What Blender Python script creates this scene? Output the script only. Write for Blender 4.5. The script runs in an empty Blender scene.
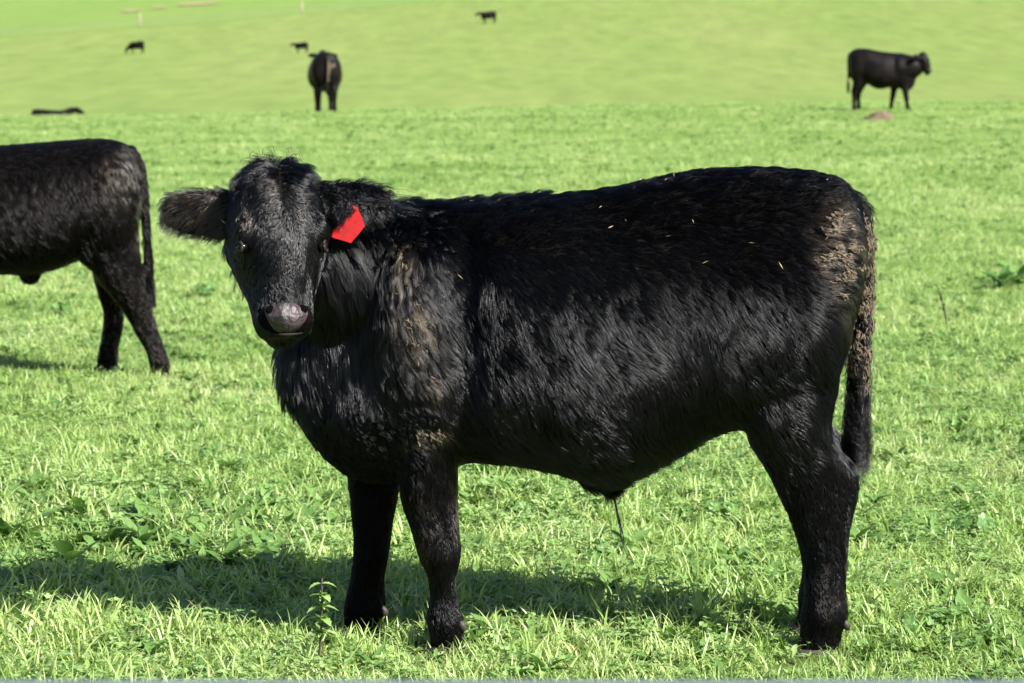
import bpy, math, random
import numpy as np
from mathutils import Vector, Matrix, kdtree

random.seed(7)
RNG = np.random.default_rng(7)
scene = bpy.context.scene
COL = scene.collection

# ------------------------------------------------------------------ camera
W, H = 1024.0, 683.0
FPX = 2900.0                      # focal length in pixels (about 102 mm on a 36 mm sensor)
CAM_Z = 1.475
HORIZON = 50.0
PITCH = math.atan((H / 2 - HORIZON) / FPX)
cam_d = bpy.data.cameras.new('camera')
cam_d.sensor_width = 36.0
cam_d.lens = FPX / W * 36.0
cam_d.clip_start = 0.05
cam_d.clip_end = 5000
cam_d.dof.use_dof = True
cam_d.dof.focus_distance = 6.95
cam_d.dof.aperture_fstop = 8.5
cam = bpy.data.objects.new('camera', cam_d)
COL.objects.link(cam)
cam.location = (0, 0, CAM_Z)
cam.rotation_euler = (math.radians(90) - PITCH, 0, 0)
scene.camera = cam

# ------------------------------------------------------------------ sky and sun
SUN_FROM = Vector((1.0, -0.78, 1.02)).normalized()
elev = math.asin(SUN_FROM.z)
azim = math.atan2(SUN_FROM.x, SUN_FROM.y)
world = bpy.data.worlds.new('World')
scene.world = world
world.use_nodes = True
wn = world.node_tree
wn.nodes.clear()
sky = wn.nodes.new('ShaderNodeTexSky')
sky.sky_type = 'NISHITA'
sky.sun_disc = False
sky.sun_elevation = elev
sky.sun_rotation = azim
bg = wn.nodes.new('ShaderNodeBackground')
bg.inputs['Strength'].default_value = 0.06
wo = wn.nodes.new('ShaderNodeOutputWorld')
wn.links.new(sky.outputs[0], bg.inputs[0])
wn.links.new(bg.outputs[0], wo.inputs[0])
sun_d = bpy.data.lights.new('sun', 'SUN')
sun_d.energy = 5.0
sun_d.angle = math.radians(0.53)
sun_d.color = (1.0, 0.968, 0.92)
sun = bpy.data.objects.new('sun', sun_d)
COL.objects.link(sun)
sun.location = (6, -5, 8)
sun.rotation_euler = (-SUN_FROM).to_track_quat('-Z', 'Y').to_euler()

vs = scene.view_settings
vs.view_transform = 'Standard'
vs.look = 'None'
vs.gamma = 1.0
vs.use_curve_mapping = False
vs.exposure = 1.56
scene.cycles.use_denoising = True
scene.cycles.max_bounces = 6
scene.cycles.diffuse_bounces = 3
scene.cycles.glossy_bounces = 3
scene.cycles.transmission_bounces = 5
scene.cycles.caustics_reflective = False
scene.cycles.caustics_refractive = False

# ------------------------------------------------------------------ helpers
def hash3(ix, iy, iz, seed=0):
    n = (ix.astype(np.int64) * 374761393 + iy.astype(np.int64) * 668265263
         + iz.astype(np.int64) * 2147483647 + seed * 1274126177) & 0xFFFFFFFF
    n = ((n ^ (n >> 13)) * 1274126177) & 0xFFFFFFFF
    n = (n ^ (n >> 16)) & 0xFFFFFF
    return n.astype(np.float64) / float(0xFFFFFF)

def noise3(p, scale, seed=0):
    """value noise in -1..1, p is (n,3)"""
    q = np.asarray(p, float) * scale
    i = np.floor(q).astype(np.int64)
    f = q - i
    f = f * f * (3 - 2 * f)
    out = 0
    for dx in (0, 1):
        wx = f[:, 0] if dx else 1 - f[:, 0]
        for dy in (0, 1):
            wy = f[:, 1] if dy else 1 - f[:, 1]
            for dz in (0, 1):
                wz = f[:, 2] if dz else 1 - f[:, 2]
                out = out + wx * wy * wz * hash3(i[:, 0] + dx, i[:, 1] + dy, i[:, 2] + dz, seed)
    return out * 2 - 1

def pix_dir(px, py):
    xc = (px - W / 2) / FPX
    yc = (H / 2 - py) / FPX
    c, s = math.cos(PITCH), math.sin(PITCH)
    return np.array([xc, c + yc * s, -s + yc * c])

def at(px, py, Y):
    """world point seen at a pixel, at depth Y"""
    d = pix_dir(px, py)
    t = Y / d[1]
    return np.array([d[0] * t, Y, CAM_Z + d[2] * t])

# terrain -----------------------------------------------------------
_ty = np.array([-80, 12, 30, 46, 52, 58, 63, 78, 100, 130, 180, 240, 300, 400, 600, 900, 1400.])
_tz = np.array([0, 0, .02, .05, .11, .21, .22, -.3, -1.02, -1.2, -.5, 1.45, 4.5, 10.0, 24, 46, 80.])
_gy = np.arange(-100, 1420, 1.0)
_gz = np.interp(_gy, _ty, _tz)
_gz = np.concatenate([np.full(5, _gz[0]), _gz, np.full(5, _gz[-1])])
_gz = np.convolve(_gz, np.hanning(11) / np.hanning(11).sum(), mode='valid')

def terr(x, y):
    x = np.asarray(x, float); y = np.asarray(y, float)
    z = np.interp(y, _gy, _gz)
    w = np.clip((y - 12) / 45, 0, 1)
    w = w * w * (3 - 2 * w)
    fade = np.clip(1 - (y - 70) / 60, 0, 1)
    z = z + w * fade * 0.015 * np.clip(x, -14, 14)
    z = z + w * 0.03 * np.sin(x * 0.31 + y * 0.11) * np.clip(y / 60, 0, 1)
    far = np.clip((y - 120) / 150, 0, 1)
    z = z + far * (0.35 * np.sin(x * 0.031 + 1.2 + y * 0.011) + 0.012 * x * far)
    return z

def hit(px, py):
    """where the ray through a pixel meets the ground"""
    d = pix_dir(px, py)
    t = np.arange(1.0, 900, 0.02)
    g = CAM_Z + d[2] * t - terr(d[0] * t, d[1] * t)
    k = int(np.argmax(g < 0))
    t = t[k]
    return np.array([d[0] * t, d[1] * t, float(terr(d[0] * t, d[1] * t))])

def mesh_obj(name, verts, faces, mat=None, parent=None, smooth=True, attrs=None):
    me = bpy.data.meshes.new(name)
    me.from_pydata([tuple(v) for v in verts], [], [tuple(f) for f in faces])
    if smooth:
        me.polygons.foreach_set('use_smooth', [True] * len(me.polygons))
    if attrs:
        for k, a in attrs.items():
            at_ = me.attributes.new(k, 'FLOAT', 'POINT')
            at_.data.foreach_set('value', np.asarray(a, np.float32))
    me.update()
    ob = bpy.data.objects.new(name, me)
    if mat:
        me.materials.append(mat)
    COL.objects.link(ob)
    if parent:
        ob.parent = parent
    return ob

def empty(name, loc, label, cat, group=None):
    o = bpy.data.objects.new(name, None)
    COL.objects.link(o)
    o.location = tuple(float(v) for v in loc)
    o.empty_display_size = 0.1
    tag(o, label, cat, group)
    return o

def tag(o, label=None, cat=None, group=None, kind=None):
    if label: o['label'] = label
    if cat: o['category'] = cat
    if group: o['group'] = group
    if kind: o['kind'] = kind
    return o

def loft(rings, acc, cap=True):
    """closed tube from rings of equal length, appended to acc=(verts, faces)"""
    V, F = acc
    n = len(rings[0])
    b = len(V)
    for r in rings:
        V.extend([tuple(p) for p in r])
    for i in range(len(rings) - 1):
        for k in range(n):
            k2 = (k + 1) % n
            F.append((b + i * n + k, b + i * n + k2, b + (i + 1) * n + k2, b + (i + 1) * n + k))
    if cap:
        for i, flip in ((0, True), (len(rings) - 1, False)):
            c = np.mean(np.asarray(rings[i]), axis=0)
            ci = len(V)
            V.append(tuple(c))
            for k in range(n):
                k2 = (k + 1) % n
                f = (b + i * n + k, b + i * n + k2, ci)
                F.append(f[::-1] if flip else f)

def ring(c, u, v, n=20, e=1.0):
    th = np.arange(n) * 2 * math.pi / n
    cu = np.sign(np.cos(th)) * np.abs(np.cos(th)) ** e
    cv = np.sign(np.sin(th)) * np.abs(np.sin(th)) ** e
    return np.asarray(c) + cu[:, None] * np.asarray(u) + cv[:, None] * np.asarray(v)

def ellipsoid(c, u, v, w, acc, n=16, m=9):
    c, u, v, w = [np.asarray(a, float) for a in (c, u, v, w)]
    rs = []
    for i in range(m):
        a = -math.pi / 2 + math.pi * (i + .5) / m
        rs.append(ring(c + w * math.sin(a), u * math.cos(a), v * math.cos(a), n))
    loft(rs, acc)

def tube(path, acc, n=12, flat=1.0):
    """path of (x,y,z,r)"""
    P = np.array([p[:3] for p in path], float)
    R = [p[3] for p in path]
    T = np.gradient(P, axis=0)
    T /= np.linalg.norm(T, axis=1)[:, None] + 1e-9
    ref = np.array([0, 1, 0.]) if abs(T[0][1]) < .8 else np.array([1., 0, 0])
    rs = []
    for p, t, r in zip(P, T, R):
        u = np.cross(t, ref); u /= np.linalg.norm(u) + 1e-9
        v = np.cross(t, u)
        rs.append(ring(p, u * r, v * r * flat, n))
        ref = -v if np.dot(-v, ref) > 0 else v
    loft(rs, acc)

def spline(P, k=6):
    """Catmull-Rom through the rows of P"""
    P = np.asarray(P, float)
    Q = np.vstack([2 * P[0] - P[1], P, 2 * P[-1] - P[-2]])
    out = []
    for i in range(1, len(Q) - 2):
        for t in np.linspace(0, 1, k, endpoint=False):
            a, b, c, d = Q[i - 1], Q[i], Q[i + 1], Q[i + 2]
            out.append(.5 * ((2 * b) + (c - a) * t + (2 * a - 5 * b + 4 * c - d) * t * t + (3 * b - a - 3 * c + d) * t ** 3))
    out.append(P[-1])
    return np.array(out)

# ------------------------------------------------------------------ materials
def new_mat(name):
    m = bpy.data.materials.new(name)
    m.use_nodes = True
    nt = m.node_tree
    nt.nodes.clear()
    out = nt.nodes.new('ShaderNodeOutputMaterial')
    return m, nt, out

def nd(nt, typ, **kw):
    n = nt.nodes.new(typ)
    for k, v in kw.items():
        if k.startswith('i_'):
            n.inputs[k[2:].replace('_', ' ')].default_value = v
        else:
            setattr(n, k, v)
    return n

def rgba(c): return (c[0], c[1], c[2], 1.0)

def ramp(nt, stops, interp='LINEAR'):
    r = nt.nodes.new('ShaderNodeValToRGB')
    r.color_ramp.interpolation = interp
    while len(r.color_ramp.elements) < len(stops):
        r.color_ramp.elements.new(0.5)
    for e, (p, c) in zip(r.color_ramp.elements, stops):
        e.position = p
        e.color = rgba(c)
    return r

def simple_mat(name, col, rough=.6, spec=.4, noise=None, bump=0, col2=None, coat=0):
    m, nt, out = new_mat(name)
    b = nd(nt, 'ShaderNodeBsdfPrincipled')
    b.inputs['Roughness'].default_value = rough
    b.inputs['Specular IOR Level'].default_value = spec
    b.inputs['Coat Weight'].default_value = coat
    b.inputs['Base Color'].default_value = rgba(col)
    if noise:
        tc = nd(nt, 'ShaderNodeTexCoord')
        nz = nd(nt, 'ShaderNodeTexNoise')
        nz.inputs['Scale'].default_value = noise
        nz.inputs['Detail'].default_value = 6
        nt.links.new(tc.outputs['Object'], nz.inputs['Vector'])
        r = ramp(nt, [(.35, col), (.68, col2 or tuple(c * .6 for c in col))])
        nt.links.new(nz.outputs['Fac'], r.inputs[0])
        nt.links.new(r.outputs[0], b.inputs['Base Color'])
        if bump:
            bp = nd(nt, 'ShaderNodeBump')
            bp.inputs['Strength'].default_value = bump
            bp.inputs['Distance'].default_value = .01
            nt.links.new(nz.outputs['Fac'], bp.inputs['Height'])
            nt.links.new(bp.outputs[0], b.inputs['Normal'])
    nt.links.new(b.outputs[0], out.inputs[0])
    return m

def grass_mat(name, cols, transl=.38, rough=.45, spec=.35, patch=True):
    m, nt, out = new_mat(name)
    oi = nd(nt, 'ShaderNodeObjectInfo')
    a = nd(nt, 'ShaderNodeAttribute'); a.attribute_name = 'tint'
    geo = nd(nt, 'ShaderNodeNewGeometry')
    n1 = nd(nt, 'ShaderNodeTexNoise'); n1.inputs['Scale'].default_value = .55; n1.inputs['Detail'].default_value = 3
    nt.links.new(geo.outputs['Position'], n1.inputs['Vector'])
    mx = nd(nt, 'ShaderNodeMath', operation='MULTIPLY'); mx.inputs[1].default_value = .30
    nt.links.new(oi.outputs['Random'], mx.inputs[0])
    m2 = nd(nt, 'ShaderNodeMath', operation='MULTIPLY'); m2.inputs[1].default_value = .42
    nt.links.new(a.outputs['Fac'], m2.inputs[0])
    ad = nd(nt, 'ShaderNodeMath', operation='ADD')
    nt.links.new(mx.outputs[0], ad.inputs[0]); nt.links.new(m2.outputs[0], ad.inputs[1])
    m3 = nd(nt, 'ShaderNodeMapRange')
    m3.inputs['From Min'].default_value = .3; m3.inputs['From Max'].default_value = .7
    m3.inputs['To Min'].default_value = 0; m3.inputs['To Max'].default_value = .36 if patch else 0
    nt.links.new(n1.outputs['Fac'], m3.inputs['Value'])
    ad2 = nd(nt, 'ShaderNodeMath', operation='ADD')
    nt.links.new(ad.outputs[0], ad2.inputs[0]); nt.links.new(m3.outputs[0], ad2.inputs[1])
    k = len(cols) - 1
    r = ramp(nt, [(i / k, c) for i, c in enumerate(cols)])
    nt.links.new(ad2.outputs[0], r.inputs[0])
    b = nd(nt, 'ShaderNodeBsdfPrincipled')
    b.inputs['Roughness'].default_value = rough
    b.inputs['Specular IOR Level'].default_value = spec
    nt.links.new(r.outputs[0], b.inputs['Base Color'])
    t = nd(nt, 'ShaderNodeBsdfTranslucent')
    hs = nd(nt, 'ShaderNodeHueSaturation'); hs.inputs['Saturation'].default_value = 1.1; hs.inputs['Value'].default_value = 1.25
    nt.links.new(r.outputs[0], hs.inputs['Color'])
    nt.links.new(hs.outputs[0], t.inputs['Color'])
    ms = nd(nt, 'ShaderNodeMixShader'); ms.inputs[0].default_value = transl
    nt.links.new(b.outputs[0], ms.inputs[1]); nt.links.new(t.outputs[0], ms.inputs[2])
    nt.links.new(ms.outputs[0], out.inputs[0])
    return m

MAT_BLADE = grass_mat('grass_blade', [(.075, .142, .034), (.172, .278, .065), (.285, .40, .11), (.395, .478, .18), (.52, .54, .31)], transl=.40, rough=.45, spec=.45)
MAT_CLOVER = grass_mat('clover_leaf', [(.075, .16, .042), (.152, .268, .07), (.245, .363, .115), (.375, .465, .21)], transl=.36, rough=.42, spec=.5)
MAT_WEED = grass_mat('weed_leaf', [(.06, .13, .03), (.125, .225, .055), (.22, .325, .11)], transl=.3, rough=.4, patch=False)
MAT_PALE = grass_mat('pale_leaf', [(.2, .31, .09), (.27, .37, .13), (.33, .42, .17)], transl=.35, patch=False)
MAT_STRAW = simple_mat('straw', (.42, .33, .17), .6, noise=40, col2=(.28, .2, .1))
MAT_STEM = simple_mat('dark_stem', (.035, .025, .02), .6)

def ground_mat():
    m, nt, out = new_mat('meadow')
    geo = nd(nt, 'ShaderNodeNewGeometry')
    pos = geo.outputs['Position']
    b = nd(nt, 'ShaderNodeBsdfPrincipled'); b.inputs['Roughness'].default_value = .75; b.inputs['Specular IOR Level'].default_value = .15
    # far pasture colours, drawn out sideways the way grazing and mowing leave them
    mp = nd(nt, 'ShaderNodeMapping'); mp.inputs['Scale'].default_value = (.07, .012, .05)
    nt.links.new(pos, mp.inputs['Vector'])
    n1 = nd(nt, 'ShaderNodeTexNoise'); n1.inputs['Scale'].default_value = 1.0; n1.inputs['Detail'].default_value = 5; n1.inputs['Roughness'].default_value = .6
    nt.links.new(mp.outputs[0], n1.inputs['Vector'])
    r1 = ramp(nt, [(.3, (.128, .186, .036)), (.5, (.145, .194, .043)), (.7, (.165, .200, .052))])
    nt.links.new(n1.outputs['Fac'], r1.inputs[0])
    n2 = nd(nt, 'ShaderNodeTexNoise'); n2.inputs['Scale'].default_value = .35; n2.inputs['Detail'].default_value = 8; n2.inputs['Roughness'].default_value = .7
    mp2 = nd(nt, 'ShaderNodeMapping'); mp2.inputs['Scale'].default_value = (1.6, .28, .5)
    nt.links.new(pos, mp2.inputs['Vector']); nt.links.new(mp2.outputs[0], n2.inputs['Vector'])
    hs = nd(nt, 'ShaderNodeHueSaturation')
    mr = nd(nt, 'ShaderNodeMapRange'); mr.inputs['From Min'].default_value = .3; mr.inputs['From Max'].default_value = .7
    mr.inputs['To Min'].default_value = .78; mr.inputs['To Max'].default_value = 1.16
    nt.links.new(n2.outputs['Fac'], mr.inputs['Value'])
    nt.links.new(mr.outputs[0], hs.inputs['Value'])
    nt.links.new(r1.outputs[0], hs.inputs['Color'])
    # the paddock beyond the fence is a fresher green
    sep = nd(nt, 'ShaderNodeSeparateXYZ'); nt.links.new(pos, sep.inputs[0])
    l1 = nd(nt, 'ShaderNodeMath', operation='MULTIPLY'); l1.inputs[1].default_value = -FENCE_M
    nt.links.new(sep.outputs['X'], l1.inputs[0])
    l2 = nd(nt, 'ShaderNodeMath', operation='ADD')
    nt.links.new(sep.outputs['Y'], l2.inputs[0]); nt.links.new(l1.outputs[0], l2.inputs[1])
    st = nd(nt, 'ShaderNodeMapRange'); st.inputs['From Min'].default_value = FENCE_C - .5; st.inputs['From Max'].default_value = FENCE_C + 2
    nt.links.new(l2.outputs[0], st.inputs['Value'])
    mixp = nd(nt, 'ShaderNodeMixRGB'); mixp.inputs[2].default_value = rgba((.12, .205, .032))
    n3 = nd(nt, 'ShaderNodeMath', operation='MULTIPLY'); n3.inputs[1].default_value = .5
    nt.links.new(st.outputs[0], n3.inputs[0])
    nt.links.new(n3.outputs[0], mixp.inputs[0]); nt.links.new(hs.outputs[0], mixp.inputs[1])
    # near ground: thatch and soil between the blades
    n4 = nd(nt, 'ShaderNodeTexNoise'); n4.inputs['Scale'].default_value = 30; n4.inputs['Detail'].default_value = 6
    nt.links.new(pos, n4.inputs['Vector'])
    r4 = ramp(nt, [(.3, (.03, .05, .012)), (.55, (.055, .085, .018)), (.75, (.09, .09, .04))])
    nt.links.new(n4.outputs['Fac'], r4.inputs[0])
    nr = nd(nt, 'ShaderNodeMapRange'); nr.inputs['From Min'].default_value = 12; nr.inputs['From Max'].default_value = 40
    nt.links.new(sep.outputs['Y'], nr.inputs['Value'])
    mixn = nd(nt, 'ShaderNodeMixRGB')
    nt.links.new(nr.outputs[0], mixn.inputs[0]); nt.links.new(r4.outputs[0], mixn.inputs[1]); nt.links.new(mixp.outputs[0], mixn.inputs[2])
    nt.links.new(mixn.outputs[0], b.inputs['Base Color'])
    bp = nd(nt, 'ShaderNodeBump'); bp.inputs['Strength'].default_value = .35; bp.inputs['Distance'].default_value = .15
    nt.links.new(n2.outputs['Fac'], bp.inputs['Height']); nt.links.new(bp.outputs[0], b.inputs['Normal'])
    nt.links.new(b.outputs[0], out.inputs[0])
    return m

# line of the far fence on the hill, from two posts seen in the photograph
_fa = hit(140, 28); _fb = hit(302, 15)
FENCE_M = (_fb[1] - _fa[1]) / (_fb[0] - _fa[0])
FENCE_C = _fa[1] - FENCE_M * _fa[0]

# ------------------------------------------------------------------ ground
ys = np.concatenate([np.arange(-60, 4, 8.), np.arange(4, 72, 1.0), np.arange(72, 420, 4.0), np.arange(420, 1401, 40.)])
xs = np.concatenate([np.arange(-500, -60, 40.), np.arange(-60, -16, 4.), np.arange(-16, 16, 1.), np.arange(16, 60, 4.), np.arange(60, 501, 40.)])
X, Y = np.meshgrid(xs, ys)
Z = terr(X, Y)
nx = len(xs)
gv = np.stack([X.ravel(), Y.ravel(), Z.ravel()], 1)
gf = [(j * nx + i, j * nx + i + 1, (j + 1) * nx + i + 1, (j + 1) * nx + i) for j in range(len(ys) - 1) for i in range(nx - 1)]
ground = mesh_obj('meadow_ground', gv, gf, ground_mat())
tag(ground, 'bright green pasture rolling up to a pale hillside', kind='structure')

# bare pinkish earth scrapes on the far hillside
MAT_EARTH = simple_mat('bare_earth', (.34, .235, .16), .9, .1, noise=.8, col2=(.26, .22, .10))
def earth_patch(px0, px1, py, thick, label):
    a = hit(px0, py); b = hit(px1, py - (px1 - px0) * .05)
    n = 14
    V, F = [], []
    for i in range(n):
        t = i / (n - 1)
        c = a * (1 - t) + b * t
        w = thick * (math.sin(math.pi * (t * .9 + .05)) ** .5) * random.uniform(.7, 1.2)
        for s in (-1, 0, 1):
            x, y = c[0], c[1] + s * w
            V.append((x, y, float(terr(x, y)) + .12))
    for i in range(n - 1):
        for k in (0, 1):
            F.append((i * 3 + k, i * 3 + k + 1, i * 3 + k + 4, i * 3 + k + 3))
    o = mesh_obj('bare_earth_patch', V, F, MAT_EARTH)
    tag(o, label, kind='structure')
earth_patch(178, 219, 5.5, 4.5, 'longest strip of bare pinkish earth on the hill')
earth_patch(122, 140, 12.0, 3.0, 'short strip of bare earth just above the fence post')
earth_patch(152, 166, 8.5, 2.5, 'smallest strip of bare earth between the other two')

# ------------------------------------------------------------------ cattle
def coat_mat(name, rough=.19, radial=.34, col=(.0006, .0006, .0009)):
    m, nt, out = new_mat(name)
    h = nd(nt, 'ShaderNodeBsdfHairPrincipled')
    h.model = 'CHIANG'
    h.parametrization = 'COLOR'
    a = nd(nt, 'ShaderNodeAttribute'); a.attribute_name = 'mud'
    r = ramp(nt, [(0, col), (.25, (.022, .016, .012)), (.6, (.095, .076, .053)), (1, (.175, .145, .105))])
    nt.links.new(a.outputs['Fac'], r.inputs[0])
    nt.links.new(r.outputs[0], h.inputs['Color'])
    h.inputs['Roughness'].default_value = rough
    h.inputs['Radial Roughness'].default_value = radial
    h.inputs['Random Roughness'].default_value = .4
    g = nd(nt, 'ShaderNodeAttribute'); g.attribute_name = 'gloss'
    gm_ = nd(nt, 'ShaderNodeMapRange'); gm_.inputs['To Min'].default_value = 1.15; gm_.inputs['To Max'].default_value = 1.46
    nt.links.new(g.outputs['Fac'], gm_.inputs['Value']); nt.links.new(gm_.outputs[0], h.inputs['IOR'])
    nt.links.new(h.outputs[0], out.inputs[0])
    return m

def hide_mat(name, c1=(.002, .0018, .002), c2=(.004, .003, .0026), rough=.8, scale=9, spec=.04):
    m, nt, out = new_mat(name)
    b = nd(nt, 'ShaderNodeBsdfPrincipled')
    tc = nd(nt, 'ShaderNodeTexCoord')
    nz = nd(nt, 'ShaderNodeTexNoise'); nz.inputs['Scale'].default_value = scale; nz.inputs['Detail'].default_value = 5
    nt.links.new(tc.outputs['Object'], nz.inputs['Vector'])
    r = ramp(nt, [(.35, c1), (.7, c2)])
    nt.links.new(nz.outputs['Fac'], r.inputs[0]); nt.links.new(r.outputs[0], b.inputs['Base Color'])
    b.inputs['Roughness'].default_value = rough
    b.inputs['Specular IOR Level'].default_value = spec
    n2 = nd(nt, 'ShaderNodeTexNoise'); n2.inputs['Scale'].default_value = 45; n2.inputs['Detail'].default_value = 4
    nt.links.new(tc.outputs['Object'], n2.inputs['Vector'])
    bp = nd(nt, 'ShaderNodeBump'); bp.inputs['Strength'].default_value = .5; bp.inputs['Distance'].default_value = .012
    nt.links.new(n2.outputs['Fac'], bp.inputs['Height']); nt.links.new(bp.outputs[0], b.inputs['Normal'])
    nt.links.new(b.outputs[0], out.inputs[0])
    return m

MAT_COAT = coat_mat('black_coat')
MAT_HIDE = hide_mat('black_hide')
MAT_FARHIDE = hide_mat('black_hide_far', (.0015, .0014, .0015), (.009, .0062, .005), .5, 4.5, .10)
MAT_HOOF = simple_mat('hoof', (.016, .014, .012), .6, .3, noise=30, col2=(.05, .04, .032))
MAT_EYE = simple_mat('eye', (.003, .002, .002), .16, .35)
MAT_LID = simple_mat('eyelid_skin', (.024, .016, .015), .6, .25, noise=60, col2=(.008, .006, .006))
MAT_NOSE = simple_mat('wet_nose', (.055, .038, .039), .45, .45, noise=60, bump=.7, col2=(.010, .008, .009))
MAT_DARK = simple_mat('nostril', (.002, .0015, .0015), .9, .02)
MAT_LIP = simple_mat('lip', (.02, .017, .014), .9, .05)
MAT_TAG = simple_mat('red_tag', (.31, .004, .005), .6, .12, noise=60, col2=(.17, .006, .006))
MAT_MUD = simple_mat('dried_mud', (.14, .11, .077), .95, .05, noise=50, col2=(.06, .046, .033))

def smooth_union(acc, voxel, it):
    """melt the pieces gathered so far into one soft mass"""
    o = remeshed('mass', acc, voxel, it, MAT_HIDE)
    me = o.data
    V = [tuple(v.co) for v in me.vertices]
    F = [tuple(p.vertices) for p in me.polygons]
    bpy.data.objects.remove(o); bpy.data.meshes.remove(me)
    return (V, F)

def remeshed(name, acc, voxel, smooth_it, mat, parent=None, world_to=None):
    V, F = acc
    me = bpy.data.meshes.new(name + '_raw')
    me.from_pydata(V, [], F)
    me.update()
    tmp = bpy.data.objects.new(name + '_raw', me)
    COL.objects.link(tmp)
    r = tmp.modifiers.new('r', 'REMESH'); r.mode = 'VOXEL'; r.voxel_size = voxel
    s = tmp.modifiers.new('s', 'SMOOTH'); s.factor = .5; s.iterations = smooth_it
    dg = bpy.context.evaluated_depsgraph_get()
    out = bpy.data.meshes.new_from_object(tmp.evaluated_get(dg))
    out.name = name
    bpy.data.objects.remove(tmp); bpy.data.meshes.remove(me)
    out.polygons.foreach_set('use_smooth', [True] * len(out.polygons))
    out.materials.clear(); out.materials.append(mat)
    ob = bpy.data.objects.new(name, out)
    COL.objects.link(ob)
    if parent:
        ob.parent = parent
    return ob

def relocate(ob, root):
    """mesh was written in world space: express it in the root's space"""
    m = root.matrix_basis.inverted()
    ob.data.transform(m)
    ob.parent = root

def torso(acc, cols, P, Yc, n=32, inset=4):
    C = np.array(cols, float)
    C = spline(C, 4)
    rs = []
    for x, t, b, w in C:
        h = (b - t) / 2
        ins = math.copysign(min(inset, abs(h) * .4), h)
        T = P(x, t + ins, Yc); B = P(x, b - ins, Yc)
        c = (T + B) / 2; hz = abs(T[2] - B[2]) / 2
        th = np.arange(n) * 2 * math.pi / n
        cy, sz = np.cos(th), np.sin(th)
        yy = w * np.sign(cy) * np.abs(cy) ** .82 * (1 - .12 * sz)
        zz = hz * np.sign(sz) * np.abs(sz) ** .92
        rs.append(np.stack([np.full(n, c[0]), c[1] + yy, c[2] + zz], 1))
    loft(rs, acc)

def leg(acc, rows, P, Yl, n=18, inset=1.5):
    """rows: py, left px, right px, half depth (m)"""
    R = spline(np.array(rows, float), 4)
    rs = []
    for y, l, r, d in R:
        a, b = P(l + inset, y, Yl), P(r - inset, y, Yl)
        rs.append(ring((a + b) / 2, (b - a) / 2, np.array([0, d, 0]), n, .9))
    loft(rs, acc)

def hoof(root, P, Yl, l, r, top, bot, d, toe=-1):
    """two claws"""
    for s in (-1, 1):
        acc = ([], [])
        rs = []
        for t in (0, .3, .7, 1):
            y = top + (bot - top) * t
            ext = (r - l) * .12 * t
            a, b = P(l - (ext if toe < 0 else 0), y, Yl), P(r + (ext if toe > 0 else 0), y, Yl)
            rs.append(ring((a + b) / 2 + np.array([0, s * d * .5, 0]), (b - a) / 2, np.array([0, d * .46, 0]), 12, .8))
        loft(rs, acc)
        o = mesh_obj('hoof', acc[0], acc[1], MAT_HOOF)
        relocate(o, root)

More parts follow.
